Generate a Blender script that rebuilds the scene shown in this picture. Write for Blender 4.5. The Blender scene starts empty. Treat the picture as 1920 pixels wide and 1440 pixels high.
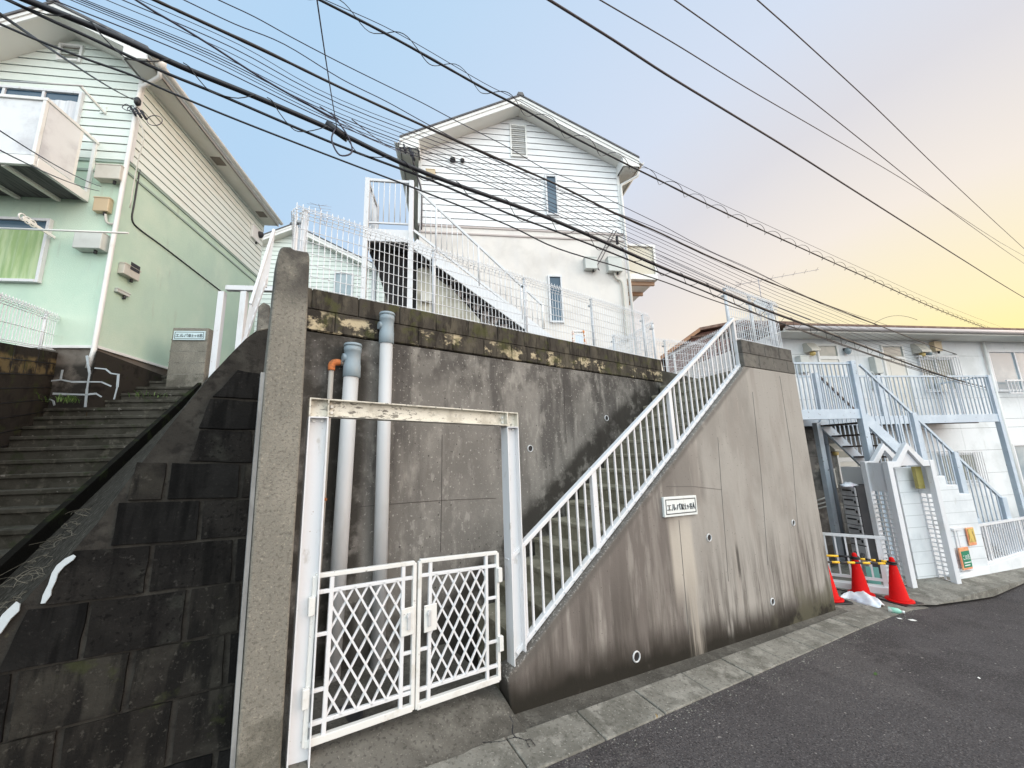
import bpy, bmesh, math, random
from mathutils import Vector, Matrix
R = math.radians
rnd = random.Random(7)
scene = bpy.context.scene
COL = scene.collection

# ------------------------------------------------------------------ camera
PITCH, YAW, ROLL, FPX = R(10.5), R(36.6), R(-1.9), 720.0      # ultra-wide phone lens, 1920 px wide photograph
EYE = Vector((0, 0, 1.6))
fwd = Vector((math.sin(YAW)*math.cos(PITCH), math.cos(YAW)*math.cos(PITCH), math.sin(PITCH)))
r0 = Vector((math.cos(YAW), -math.sin(YAW), 0)); u0 = r0.cross(fwd)
rgt = (r0*math.cos(ROLL) + u0*math.sin(ROLL)).normalized(); upv = rgt.cross(fwd)
cam = bpy.data.cameras.new("camera"); camo = bpy.data.objects.new("camera", cam); COL.objects.link(camo)
camo.matrix_world = Matrix(((rgt.x, upv.x, -fwd.x, EYE.x), (rgt.y, upv.y, -fwd.y, EYE.y), (rgt.z, upv.z, -fwd.z, EYE.z), (0, 0, 0, 1)))
cam.sensor_width = 36; cam.lens = 36*FPX/1920; cam.clip_start = 0.05; cam.clip_end = 3000
scene.camera = camo

# ------------------------------------------------------------------ sky and sun
SUN_AZ, SUN_EL = 92.0, 7.0
world = bpy.data.worlds.new("World"); scene.world = world; world.use_nodes = True
wt = world.node_tree; wt.nodes.clear()
def wn(t, **k):
    n = wt.nodes.new(t)
    for a, b in k.items(): setattr(n, a, b)
    return n
wout = wn('ShaderNodeOutputWorld'); wbg = wn('ShaderNodeBackground'); wt.links.new(wbg.outputs[0], wout.inputs[0])
sky = wn('ShaderNodeTexSky'); sky.sky_type = 'NISHITA'; sky.sun_disc = False
sky.sun_elevation = R(SUN_EL); sky.sun_rotation = R(SUN_AZ); sky.air_density = 1.0; sky.dust_density = 0.6; sky.ozone_density = 2.0
tc = wn('ShaderNodeTexCoord')
# the veil evens the sky; unseen half behind viewer is boosted to light walls
dotv = wn('ShaderNodeVectorMath', operation='DOT_PRODUCT'); wt.links.new(tc.outputs['Generated'], dotv.inputs[0])
dotv.inputs[1].default_value = (math.sin(R(186)), math.cos(R(186)), 0.20)
rm = wn('ShaderNodeMapRange'); rm.inputs[1].default_value = 0.14; rm.inputs[2].default_value = 0.62; rm.inputs[3].default_value = 0.0; rm.inputs[4].default_value = 1.0
wt.links.new(dotv.outputs['Value'], rm.inputs[0])
dots = wn('ShaderNodeVectorMath', operation='DOT_PRODUCT'); wt.links.new(tc.outputs['Generated'], dots.inputs[0])
dots.inputs[1].default_value = (math.sin(R(SUN_AZ))*.8, math.cos(R(SUN_AZ))*.8, -.45)
dm = wn('ShaderNodeMapRange'); dm.inputs[1].default_value = -.30; dm.inputs[2].default_value = .78; wt.links.new(dots.outputs['Value'], dm.inputs[0])
rp = wn('ShaderNodeValToRGB'); wt.links.new(dm.outputs[0], rp.inputs[0])
el = rp.color_ramp.elements
el[0].position = 0.0; el[0].color = (.46, .66, .88, 1)
el[1].position = 1.0; el[1].color = (1.0, .81, .20, 1)
for p, c in ((.12, (.50, .68, .88, 1)), (.30, (.57, .70, .88, 1)), (.50, (.66, .73, .86, 1)), (.64, (.72, .71, .75, 1)), (.78, (.89, .81, .73, 1)), (.90, (.97, .85, .52, 1)), (.96, (.99, .85, .30, 1))):
    e = el.new(p); e.color = c
gain = wn('ShaderNodeMix', data_type='RGBA'); gain.inputs[6].default_value = (1, 1, 1, 1); gain.inputs[7].default_value = (5.2, 4.0, 3.08, 1)
wt.links.new(rm.outputs[0], gain.inputs[0])
sky_fill = wn('ShaderNodeMix', data_type='RGBA', blend_type='MULTIPLY'); sky_fill.inputs[0].default_value = 1
wt.links.new(rp.outputs[0], sky_fill.inputs[6]); wt.links.new(gain.outputs[2], sky_fill.inputs[7])
vs = wn('ShaderNodeVectorMath', operation='SCALE'); vs.inputs[3].default_value = 10.0; wt.links.new(sky_fill.outputs[2], vs.inputs[0])
mixs = wn('ShaderNodeMix', data_type='RGBA'); mixs.inputs[0].default_value = 0.96
wt.links.new(sky.outputs[0], mixs.inputs[6]); wt.links.new(vs.outputs[0], mixs.inputs[7])
wt.links.new(mixs.outputs[2], wbg.inputs[0]); wbg.inputs[1].default_value = 0.1
sun = bpy.data.lights.new("sun", 'SUN'); sun.energy = 1.6; sun.angle = R(10); sun.color = (1, .95, .84)
suno = bpy.data.objects.new("sun", sun); COL.objects.link(suno)
sd = Vector((math.sin(R(SUN_AZ))*math.cos(R(SUN_EL)), math.cos(R(SUN_AZ))*math.cos(R(SUN_EL)), math.sin(R(SUN_EL))))
suno.rotation_euler = sd.to_track_quat('Z', 'Y').to_euler(); suno.location = (30, 0, 20)
vsn = scene.view_settings; scene.display_settings.display_device = 'sRGB'
vsn.view_transform = 'Standard'; vsn.look = 'None'; vsn.gamma = 1; vsn.exposure = 0.10; vsn.use_curve_mapping = False

# ------------------------------------------------------------------ frames: a vertical reference plane with s to the right, t into depth, z up
def ray(x, y): return fwd*FPX + rgt*(x-960) - upv*(y-720)
def hit(x, y, n, p0):
    v = ray(x, y); return EYE + v*(n.dot(p0-EYE)/n.dot(v))
class Fr:
    def __init__(s, o, az):
        s.o = Vector((o[0], o[1], 0)); a = R(az)
        s.u = Vector((math.sin(a), math.cos(a), 0)); s.v = Vector((-math.cos(a), math.sin(a), 0)); s.rot = R(90-az)
    def w(s, p): return s.o + s.u*p[0] + s.v*p[1] + Vector((0, 0, p[2]))
    def loc(s, p):
        d = Vector(p)-s.o; return Vector((d.dot(s.u), d.dot(s.v), p[2]))
    def px(s, x, y, t=0.0):
        p = hit(x, y, s.v, s.o+s.v*t); return ((p-s.o).dot(s.u), p.z)
    def p3(s, x, y, t=0.0):
        a, b = s.px(x, y, t); return Vector((a, t, b))
def along(x, y, d):
    v = ray(x, y); h = Vector((math.sin(YAW), math.cos(YAW), 0)); return EYE + v*(d/v.dot(h))

FW = Fr((1.84, 2.55), 96)        # stair wall with the name plate, along the road
FR = Fr((0.0, 3.55), 90)         # tall retaining wall behind the gate
FG = Fr((0.37, 2.68), 92.5)      # steel gate frame
c_land = along(1605, 785, 7.4); FB = Fr(c_land, 117.5)      # apartment block on the right
c_mid = along(1165, 372, 9.5); FC = Fr(c_mid, 118.5)        # house in the middle
c_left = along(165, 755, 6.3); FL = Fr(c_left, 118.5)       # green house on the left
FLS = Fr(c_left, 28.5)                                      # its side wall

# ------------------------------------------------------------------ mesh builder
class MB:
    def __init__(s): s.V = []; s.F = []; s.S = []
    def add(s, vs, fs, smooth=False):
        b = len(s.V); s.V += [tuple(v) for v in vs]
        for f in fs: s.F.append([i+b for i in f]); s.S.append(smooth)
        return s
    def box(s, a0, a1, b0, b1, c0, c1):
        vs = [(x, y, z) for z in (c0, c1) for y in (b0, b1) for x in (a0, a1)]
        return s.add(vs, [(0, 2, 3, 1), (4, 5, 7, 6), (0, 1, 5, 4), (2, 6, 7, 3), (0, 4, 6, 2), (1, 3, 7, 5)])
    def prism(s, poly, t0, t1):          # poly in (s,z)
        n = len(poly)
        vs = [(p[0], t0, p[1]) for p in poly] + [(p[0], t1, p[1]) for p in poly]
        return s.add(vs, [list(range(n)), list(range(2*n-1, n-1, -1))] + [(i, (i+1) % n, n+(i+1) % n, n+i) for i in range(n)])
    def slab(s, poly, z0, z1):           # poly in (s,t); z0/z1 numbers or per-vertex lists
        n = len(poly)
        za = z0 if isinstance(z0, (list, tuple)) else [z0]*n
        zb = z1 if isinstance(z1, (list, tuple)) else [z1]*n
        vs = [(p[0], p[1], za[i]) for i, p in enumerate(poly)] + [(p[0], p[1], zb[i]) for i, p in enumerate(poly)]
        return s.add(vs, [list(range(n)), list(range(2*n-1, n-1, -1))] + [(i, (i+1) % n, n+(i+1) % n, n+i) for i in range(n)])
    def ext(s, pts, d):                  # planar polygon of 3-D points pushed along d
        n = len(pts); d = Vector(d); P = [Vector(p) for p in pts]
        return s.add(P+[p+d for p in P], [list(range(n)), list(range(2*n-1, n-1, -1))] + [(i, (i+1) % n, n+(i+1) % n, n+i) for i in range(n)])
    def bar(s, p, q, w, h, side=None):   # rectangular bar, w across, h the other way
        p, q = Vector(p), Vector(q); d = (q-p).normalized()
        a = Vector(side) if side is not None else (Vector((0, 1, 0)) if abs(d.y) < .9 else Vector((1, 0, 0)))
        a = (a - d*a.dot(d)).normalized(); b = d.cross(a)
        vs = []
        for e in (p, q):
            for x, y in ((-1, -1), (1, -1), (1, 1), (-1, 1)): vs.append(e + a*(x*w/2) + b*(y*h/2))
        return s.add(vs, [(0, 1, 2, 3), (7, 6, 5, 4), (0, 4, 5, 1), (1, 5, 6, 2), (2, 6, 7, 3), (3, 7, 4, 0)])
    def tube(s, pts, r, n=6, smooth=True, rr=None):
        P = [Vector(p) for p in pts]; m = len(P); vs = []; prev = None
        for i in range(m):
            d = (P[min(i+1, m-1)]-P[max(i-1, 0)])
            if d.length < 1e-9: d = Vector((0, 0, 1))
            d.normalize()
            if prev is None:
                a = d.orthogonal().normalized()
            else:
                a = prev - d*prev.dot(d)
                a = a.normalized() if a.length > 1e-6 else d.orthogonal().normalized()
            prev = a; b = d.cross(a); q = rr[i] if rr else r
            for k in range(n):
                an = 2*math.pi*(k+.5)/n; vs.append(P[i] + a*(math.cos(an)*q) + b*(math.sin(an)*q))
        fs = [(i*n+k, i*n+(k+1) % n, (i+1)*n+(k+1) % n, (i+1)*n+k) for i in range(m-1) for k in range(n)]
        s.add(vs, fs, smooth)
        b0 = len(s.V)-len(vs)
        s.F.append([b0+k for k in range(n)][::-1]); s.S.append(False)
        s.F.append([b0+(m-1)*n+k for k in range(n)]); s.S.append(False)
        return s
    def lathe(s, c, prof, n=20, smooth=True):   # prof (r,z)
        c = Vector(c); vs = []
        for r, z in prof:
            for k in range(n):
                an = 2*math.pi*k/n; vs.append(c + Vector((r*math.cos(an), r*math.sin(an), z)))
        m = len(prof)
        fs = [(i*n+k, i*n+(k+1) % n, (i+1)*n+(k+1) % n, (i+1)*n+k) for i in range(m-1) for k in range(n)]
        s.add(vs, fs, smooth); b0 = len(s.V)-len(vs)
        s.F.append([b0+k for k in range(n)][::-1]); s.S.append(False)
        s.F.append([b0+(m-1)*n+k for k in range(n)]); s.S.append(False)
        return s
    def mesh(s, name, org=(0, 0, 0)):
        me = bpy.data.meshes.new(name); o = Vector(org)
        me.from_pydata([tuple(Vector(v)-o) for v in s.V], [], s.F)
        for p, sm in zip(me.polygons, s.S): p.use_smooth = sm
        bm = bmesh.new(); bm.from_mesh(me); bmesh.ops.recalc_face_normals(bm, faces=bm.faces); bm.to_mesh(me); bm.free()
        return me

WF = Fr((0, 0), 90)              # plain world frame
class Thing:
    """an Empty at the thing's base, its parts as children"""
    def __init__(s, name, label, cat, fr, org, group=None):
        s.fr, s.org = fr, Vector(org)
        o = bpy.data.objects.new(name, None); COL.objects.link(o); o.empty_display_size = .2
        o.location = fr.w(org); o.rotation_euler = (0, 0, fr.rot)
        o['label'] = label; o['category'] = cat
        if group: o['group'] = group
        s.o = o
    def part(s, name, mb, mat, parent=None, bevel=0, label=None, kind=None):
        me = mb.mesh(name, s.org) if isinstance(mb, MB) else mb
        ob = bpy.data.objects.new(name, me); COL.objects.link(ob); ob.parent = parent or s.o
        if mat: me.materials.append(mat)
        if bevel:
            m = ob.modifiers.new("edge", 'BEVEL'); m.width = bevel; m.segments = 2; m.limit_method = 'ANGLE'; m.angle_limit = R(40)
        if label: ob['label'] = label
        if kind: ob['kind'] = kind
        return ob
def solo(name, label, cat, mb, mat, fr=WF, org=(0, 0, 0), group=None, bevel=0, kind=None):
    me = mb.mesh(name, org); ob = bpy.data.objects.new(name, me); COL.objects.link(ob)
    ob.location = fr.w(org); ob.rotation_euler = (0, 0, fr.rot)
    me.materials.append(mat)
    if label: ob['label'] = label
    if cat: ob['category'] = cat
    if group: ob['group'] = group
    if kind: ob['kind'] = kind
    if bevel:
        m = ob.modifiers.new("edge", 'BEVEL'); m.width = bevel; m.segments = 2; m.limit_method = 'ANGLE'; m.angle_limit = R(40)
    return ob
def copy_tree(o, parent=None):
    c = o.copy(); COL.objects.link(c)
    if parent: c.parent = parent
    for ch in list(o.children): copy_tree(ch, c)
    return c
def spline(pts, k=6):
    P = [Vector(p) for p in pts]; out = []
    for i in range(len(P)-1):
        a, b, c, d = P[max(i-1, 0)], P[i], P[i+1], P[min(i+2, len(P)-1)]
        for j in range(k):
            t = j/k
            out.append(.5*((2*b)+(c-a)*t+(2*a-5*b+4*c-d)*t*t+(3*b-a-3*c+d)*t**3))
    return out+[P[-1]]
def arc3(p, q, sag, n=14):
    p, q = Vector(p), Vector(q); return [p.lerp(q, i/n)-Vector((0, 0, sag*4*(i/n)*(1-i/n))) for i in range(n+1)]
def clipz(poly, z0, z1):
    for sgn, lim in ((1, z0), (-1, z1)):
        out = []
        for i in range(len(poly)):
            a, b = poly[i], poly[(i+1) % len(poly)]
            ia, ib = sgn*(a[1]-lim) >= 0, sgn*(b[1]-lim) >= 0
            if ia: out.append(a)
            if ia != ib:
                f = (lim-a[1])/(b[1]-a[1]); out.append((a[0]+(b[0]-a[0])*f, lim))
        poly = out
        if not poly: return []
    return poly
def lap_siding(mb, poly, t, pitch, z0, lip=.020, gap=.013):
    """lap boards: each course leans out towards its lower edge, with a real shadow gap under its lip"""
    zs = [p[1] for p in poly]; z = z0
    while z < max(zs):
        c = clipz(poly, z+gap, z+pitch)
        if len(c) > 2:
            pts = [(s, t-lip*(1-.7*(zz-z)/pitch)-.002, zz) for s, zz in c]
            mb.add(pts, [list(range(len(pts)))])
            low = sorted(s for s, zz in c if abs(zz-z-gap) < 1e-6)
            if len(low) > 1:
                a, b = low[0], low[-1]; mb.add([(a, t-lip-.002, z+gap), (b, t-lip-.002, z+gap), (b, t+.004, z+gap), (a, t+.004, z+gap)], [(0, 1, 2, 3)])
        z += pitch

# ------------------------------------------------------------------ materials
def lin(h):
    c = [int(h[i:i+2], 16)/255 for i in (0, 2, 4)]
    return tuple((x/12.92 if x <= .04045 else ((x+.055)/1.055)**2.4) for x in c)
def mk(name, base, layers=(), rough=.7, bump=(), metal=0.0, rvar=0, spec=.5, trans=0, alpha=1):
    m = bpy.data.materials.new(name); m.use_nodes = True; nt = m.node_tree; nt.nodes.clear()
    N = lambda t: nt.nodes.new(t)
    out = N('ShaderNodeOutputMaterial'); b = N('ShaderNodeBsdfPrincipled'); nt.links.new(b.outputs[0], out.inputs[0])
    b.inputs['Roughness'].default_value = rough; b.inputs['Metallic'].default_value = metal
    b.inputs['Specular IOR Level'].default_value = spec
    if trans: b.inputs['Transmission Weight'].default_value = trans
    if alpha < 1: b.inputs['Alpha'].default_value = alpha
    co = N('ShaderNodeTexCoord'); P = co.outputs['Object']; sep = N('ShaderNodeSeparateXYZ'); nt.links.new(P, sep.inputs[0])
    def math_(op, a, bb, clamp=False):
        n = N('ShaderNodeMath'); n.operation = op; n.use_clamp = clamp
        for i, v in enumerate((a, bb)):
            if hasattr(v, 'links'): nt.links.new(v, n.inputs[i])
            else: n.inputs[i].default_value = v
        return n.outputs[0]
    def noise(scale, stretch=(1, 1, 1), detail=4, rough_=.6, off=0, kind='noise'):
        mp = N('ShaderNodeMapping'); mp.inputs['Scale'].default_value = stretch; mp.inputs['Location'].default_value = (off*1.7, off*2.3, off*.9)
        nt.links.new(P, mp.inputs[0])
        if kind == 'voronoi':
            n = N('ShaderNodeTexVoronoi'); n.inputs['Scale'].default_value = scale; nt.links.new(mp.outputs[0], n.inputs['Vector']); return n.outputs['Distance']
        n = N('ShaderNodeTexNoise'); n.inputs['Scale'].default_value = scale; n.inputs['Detail'].default_value = detail; n.inputs['Roughness'].default_value = rough_
        nt.links.new(mp.outputs[0], n.inputs['Vector']); return n.outputs[0]
    def rng(v, lo, hi, a=0., c=1.):
        n = N('ShaderNodeMapRange'); n.interpolation_type = 'SMOOTHSTEP'
        nt.links.new(v, n.inputs[0])
        for i, x in enumerate((lo, hi, a, c)): n.inputs[i+1].default_value = x
        return n.outputs[0]
    col = None
    for i, L in enumerate(layers):
        v = noise(L.get('scale', 3), L.get('stretch', (1, 1, 1)), L.get('detail', 5), L.get('nr', .6), L.get('off', i+1), L.get('kind', 'noise'))
        f = rng(v, L['lo'], L['hi'], 1., 0.) if L.get('inv') else rng(v, L.get('lo', .45), L.get('hi', .62))
        for ax, key in ((0, 'x'), (1, 'y'), (2, 'z')):
            if key in L:
                lo, hi, soft, wob = L[key]
                src = sep.outputs[ax]
                if wob:
                    w = math_('MULTIPLY', math_('SUBTRACT', noise(L.get('wscale', 2.5), L.get('wstretch', (1, 1, .15)), 3, .6, 5+i), .5), wob); src = math_('ADD', src, w)
                g = math_('MULTIPLY', rng(src, lo-soft, lo+soft), rng(src, hi-soft, hi+soft, 1., 0.))
                f = math_('MULTIPLY', f, g)
        if 'slope' in L:                    # band measured from a sloping line z = a + k x
            a, k, d0, d1, soft = L['slope']
            dz = math_('SUBTRACT', sep.outputs[2], math_('ADD', math_('MULTIPLY', sep.outputs[0], k), a))
            w = math_('MULTIPLY', math_('SUBTRACT', noise(L.get('wscale', 2.5), L.get('wstretch', (1, 1, .3)), 4, .65, 9+i), .5), L.get('wob', .3)); dz = math_('ADD', dz, w)
            f = math_('MULTIPLY', f, math_('MULTIPLY', rng(dz, d0-soft, d0+soft), rng(dz, d1-soft, d1+soft, 1., 0.)))
        f = math_('MULTIPLY', f, L.get('amt', 1.))
        mx = N('ShaderNodeMix'); mx.data_type = 'RGBA'; nt.links.new(f, mx.inputs[0])
        if col is None: mx.inputs[6].default_value = (*base, 1)
        else: nt.links.new(col, mx.inputs[6])
        mx.inputs[7].default_value = (*L['col'], 1); col = mx.outputs[2]
    if col is None: b.inputs['Base Color'].default_value = (*base, 1)
    else: nt.links.new(col, b.inputs['Base Color'])
    if rvar:
        nt.links.new(rng(noise(6, (1, 1, 1), 4, .6, 3), .3, .7, max(rough-rvar, .02), min(rough+rvar, 1)), b.inputs['Roughness'])
    h = None
    for i, (sc, st, *rest) in enumerate(bump):
        stretch = rest[0] if rest else (1, 1, 1); kind = rest[1] if len(rest) > 1 else 'noise'
        bp = N('ShaderNodeBump'); bp.inputs['Strength'].default_value = min(st, 1); bp.inputs['Distance'].default_value = .01 if st <= 1 else .01*st
        nt.links.new(noise(sc, stretch, 6, .65, 20+i, kind), bp.inputs['Height'])
        if h is not None: nt.links.new(h, bp.inputs['Normal'])
        h = bp.outputs[0]
    if h is not None: nt.links.new(h, b.inputs['Normal'])
    return m
def g3(v, r=1, g=1, b=1): return (v*r, v*g, v*b)

WHITE = mk("white_paint", (.67, .68, .70), [dict(col=(.52, .51, .48), scale=4, stretch=(1, 1, .4), lo=.52, hi=.72, amt=.55), dict(col=(.36, .33, .28), scale=14, stretch=(1, 1, .5), lo=.62, hi=.74, amt=.5), dict(col=(.22, .12, .06), scale=34, lo=.68, hi=.73, amt=.7)], .5, [(60, .1)])
WHITE_OLD = mk("white_paint_weathered", (.68, .68, .66), [dict(col=(.50, .47, .41), scale=9, lo=.54, hi=.72, amt=.5), dict(col=(.10, .085, .07), scale=38, lo=.65, hi=.72, amt=.7), dict(col=(.30, .15, .06), scale=14, lo=.68, hi=.76, amt=.6)], .55, [(80, .2)])
BEAM_PAINT = mk("cream_peeling_paint", (.66, .63, .55), [dict(col=(.36, .33, .27), scale=7, lo=.48, hi=.66, amt=.7), dict(col=(.06, .05, .04), scale=30, nr=.75, lo=.58, hi=.66, amt=.85), dict(col=(.06, .05, .04), scale=45, stretch=(.4, 1, 1), lo=.53, hi=.60, amt=.8, x=(0.0, .75, .25, .3))], .6, [(60, .3)])
WIRE_WHITE = mk("white_wire_coating", (.80, .81, .83), [], .4)
PVC = mk("grey_pipe_plastic", (.52, .53, .54), [dict(col=(.38, .37, .34), scale=4, stretch=(1, 1, .25), lo=.5, hi=.72, amt=.5)], .42, [(30, .05)])
PVC_CAP = mk("grey_blue_fitting_plastic", (.25, .31, .35), [dict(col=(.24, .26, .26), scale=9, lo=.5, hi=.7, amt=.4)], .45)
RUST_PIPE = mk("rusting_grey_pipe", (.36, .34, .31), [dict(col=(.25, .13, .07), scale=10, stretch=(1, 1, .3), lo=.52, hi=.66, amt=.7)], .6, [(60, .2)])
RUST = mk("orange_rust_fitting", (.55, .17, .05), [dict(col=(.25, .09, .03), scale=22, lo=.45, hi=.6)], .8, [(90, .5)])
POST = mk("aggregate_concrete", (0.208, 0.1972, 0.1698), [
    dict(col=(0.2992, 0.281, 0.2396), scale=4, stretch=(1, 1, .5), lo=.45, hi=.68, amt=.7),
    dict(col=(0.09591, 0.08835, 0.07639), scale=55, detail=3, lo=.50, hi=.66, amt=.6),
    dict(col=(0.3647, 0.335, 0.2791), scale=75, detail=2, lo=.60, hi=.70, amt=.55),
    dict(col=(0.06628, 0.06199, 0.05747), scale=3, lo=.3, hi=.5, amt=.9, z=(2.62, 5, .14, .25)),
    dict(col=(0.06189, 0.05918, 0.04754), scale=5, lo=.42, hi=.6, amt=.6, z=(-1, .42, .15, .3))], .9, [(95, .75), (12, .35)], spec=0.2)
CON_STAIN = dict(off=3)
FRONT = mk("board_marked_concrete", (0.3304, 0.3109, 0.2855), [
    dict(col=(0.2293, 0.2117, 0.1918), scale=1.2, stretch=(1, 1, .5), lo=.42, hi=.64, amt=.75),
    dict(col=(0.1457, 0.1271, 0.1157), scale=2.2, stretch=(1, 1, .4), lo=.16, hi=.40, amt=.95, slope=(.10, .60, -2.6, 9, .15), x=(-1, 1.95, .14, .5)),
    dict(col=(0.1783, 0.1608, 0.145), scale=2.0, stretch=(1, 1, .4), lo=.25, hi=.5, amt=.8, x=(1.7, 2.45, .12, .35), z=(1.0, 3, .10, .25)),
    dict(col=(0.2685, 0.2434, 0.2201), scale=2.6, stretch=(1.6, 1, .25), lo=.50, hi=.64, amt=.65),
    dict(col=(0.376, 0.3499, 0.3158), scale=7, stretch=(1.5, 1, .2), lo=.54, hi=.72, amt=.45),
    dict(col=(0.08154, 0.0713, 0.06326), scale=3.0, stretch=(3, 1, .22), nr=.7, lo=.40, hi=.66, amt=.85, z=(-2, .40, .40, .9)),
    dict(col=(0.0402, 0.03449, 0.02939), scale=3, stretch=(2.2, 1, .35), lo=.26, hi=.44, amt=.94, slope=(-.25, -.0785, -.4, .27, .13)),
    dict(col=(0.02124, 0.01925, 0.01545), scale=5, lo=.24, hi=.42, amt=.95, slope=(-.25, -.0785, -.4, .14, .06)),
    dict(col=(0.1024, 0.09441, 0.08525), scale=6, lo=.30, hi=.45, amt=.6, slope=(.14, .7075, -.15, .2, .03), wob=.08),
    dict(col=(0.3682, 0.3483, 0.3172), scale=55, lo=.54, hi=.62, amt=.6, slope=(.14, .7075, -.095, -.02, .015), wob=.02),
    dict(col=(0.4588, 0.4177, 0.3631), scale=3, stretch=(3, 1, .12), lo=.20, hi=.40, amt=.85, x=(1.83, 2.18, .035, .10), z=(.20, .93, .22, .4)),
    dict(col=(0.3556, 0.3213, 0.277), scale=3, stretch=(4, 1, .12), lo=.40, hi=.56, amt=.75, x=(1.98, 2.2, .04, .08), z=(-.4, .4, .2, .4)),
    dict(col=(0.05735, 0.05221, 0.04681), scale=4, stretch=(3, 1, .10), lo=.35, hi=.5, amt=.85, x=(2.915, 2.965, .012, .02), z=(.18, .50, .08, .1)),
    dict(col=(0.06522, 0.05858, 0.05287), scale=16, kind='voronoi', lo=.05, hi=.10, inv=1, amt=.75, off=4),
    dict(col=(0.1022, 0.0972, 0.06791), scale=2.8, lo=.46, hi=.60, amt=.7, z=(-1, -.25, .2, .6), x=(3.6, 6, .4, .3)),
    ], .88, [(70, .2), (5, .3, (1, 1, .3)), (22, .25)], spec=0.15)
REAR = mk("dark_weathered_concrete", (0.1745, 0.1635, 0.1493), [
    dict(col=(0.2589, 0.2434, 0.2217), scale=1.6, stretch=(1, 1, .7), lo=.40, hi=.64, amt=.85),
    dict(col=(0.08602, 0.07952, 0.07456), scale=2.0, stretch=(1.8, 1, .25), lo=.44, hi=.62, amt=.85, z=(1.2, 4, .5, .6)),
    dict(col=(0.07171, 0.06573, 0.06139), scale=4.5, lo=.40, hi=.58, amt=.7, z=(2.3, 4, .25, .5)),
    dict(col=(0.3505, 0.3313, 0.2995), scale=8, stretch=(1, 1, .4), lo=.53, hi=.72, amt=.55),
    dict(col=(0.4363, 0.414, 0.3786), scale=34, detail=3, lo=.60, hi=.68, amt=.7),
    dict(col=(0.0441, 0.04047, 0.0373), scale=11, kind='voronoi', lo=.05, hi=.11, inv=1, amt=.85, off=2),
    dict(col=(0.04974, 0.04592, 0.04184), scale=27, kind='voronoi', lo=.05, hi=.12, inv=1, amt=.7, off=7),
    dict(col=(0.04102, 0.0375, 0.03248), scale=4, lo=.30, hi=.52, amt=.9, x=(-1, .98, .05, .10)),
    dict(col=(0.04632, 0.04191, 0.03736), scale=4, stretch=(1, 1, .6), lo=.32, hi=.5, amt=.85, z=(-2, .25, .25, .5)),
    dict(col=(0.03823, 0.0348, 0.03058), scale=4, lo=.34, hi=.52, amt=.92, slope=(-1.15, .70, -3, .20, .10), x=(1.5, 9, .2, 0)),
    dict(col=(0.3795, 0.3592, 0.3296), scale=14, stretch=(1, 1, .5), lo=.58, hi=.66, amt=.6, z=(.6, 1.5, .2, .3), x=(1.3, 2.2, .2, .3)),
    ], .9, [(85, .4), (7, .25), (26, .35)], spec=0.12)
BLOCK = mk("sooty_concrete_block", (0.06037, 0.05292, 0.0441), [
    dict(col=(0.1262, 0.1111, 0.0833), scale=6, stretch=(1, 1, .5), lo=.46, hi=.66, amt=.7),
    dict(col=(0.02854, 0.02434, 0.02058), scale=9, stretch=(2, 1, .4), lo=.48, hi=.62, amt=.8),
    dict(col=(0.5049, 0.4234, 0.2842), scale=3.1, stretch=(1.1, 1, 1.3), nr=.7, lo=.52, hi=.60, amt=.95, z=(-.40, -.21, .022, .10)),
    dict(col=(0.07683, 0.07938, 0.0294), scale=7, lo=.52, hi=.66, amt=.6)], .95, [(70, .6), (14, .3)], spec=0.12)
BLOCK_R = mk("grey_concrete_block", (0.1353, 0.128, 0.1159), [
    dict(col=(0.07125, 0.06521, 0.05977), scale=5, lo=.45, hi=.62, amt=.8, z=(-.20, .1, .04, .1)),
    dict(col=(0.2021, 0.19, 0.1628), scale=4, lo=.5, hi=.66, amt=.7, z=(-.42, -.19, .03, .05)),
    dict(col=(0.05904, 0.05602, 0.04697), scale=12, lo=.55, hi=.68, amt=.6)], .95, [(70, .5)], spec=0.2)
STONE = mk("blackened_stone", (0.01092, 0.0102, 0.009658), [
    dict(col=(0.02154, 0.01979, 0.01815), scale=3, lo=.42, hi=.66, amt=.8),
    dict(col=(0.03229, 0.03229, 0.02792), scale=6, lo=.54, hi=.70, amt=.65),
    dict(col=(0.05693, 0.05311, 0.04874), scale=38, detail=4, nr=.7, lo=.58, hi=.70, amt=.6),
    dict(col=(0.004725, 0.004452, 0.004452), scale=4, stretch=(3, 1, .3), lo=.48, hi=.66, amt=.8),
    dict(col=(0.004424, 0.004205, 0.004096), scale=44, detail=3, lo=.56, hi=.66, amt=.8, off=12)], .93, [(70, .7), (24, .6), (6, .6)], spec=0.08)
STONE_K = mk("sooty_black_stone", (0.01, 0.009625, 0.009375), [
    dict(col=(0.01625, 0.01562, 0.015), scale=4, lo=.45, hi=.66, amt=.8), dict(col=(0.05, 0.0475, 0.0425), scale=46, detail=4, nr=.7, lo=.60, hi=.70, amt=.5), dict(col=(0.00375, 0.00375, 0.00375), scale=5, stretch=(3, 1, .3), lo=.46, hi=.62, amt=.8)], .93, [(70, .7), (24, .6), (6, .6)], spec=.08)
STONE_B = mk("brown_grey_stone", (0.01785, 0.01615, 0.01445), [
    dict(col=(0.0357, 0.03315, 0.02805), scale=3.4, lo=.45, hi=.64, amt=.8), dict(col=(0.0085, 0.008075, 0.00765), scale=6, stretch=(2, 1, .4), lo=.44, hi=.60, amt=.85), dict(col=(0.068, 0.0629, 0.0544), scale=42, detail=4, nr=.7, lo=.58, hi=.68, amt=.6), dict(col=(0.03825, 0.0425, 0.0187), scale=5, lo=.60, hi=.70, amt=.6)], .93, [(70, .7), (24, .6), (6, .6)], spec=.08)
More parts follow.
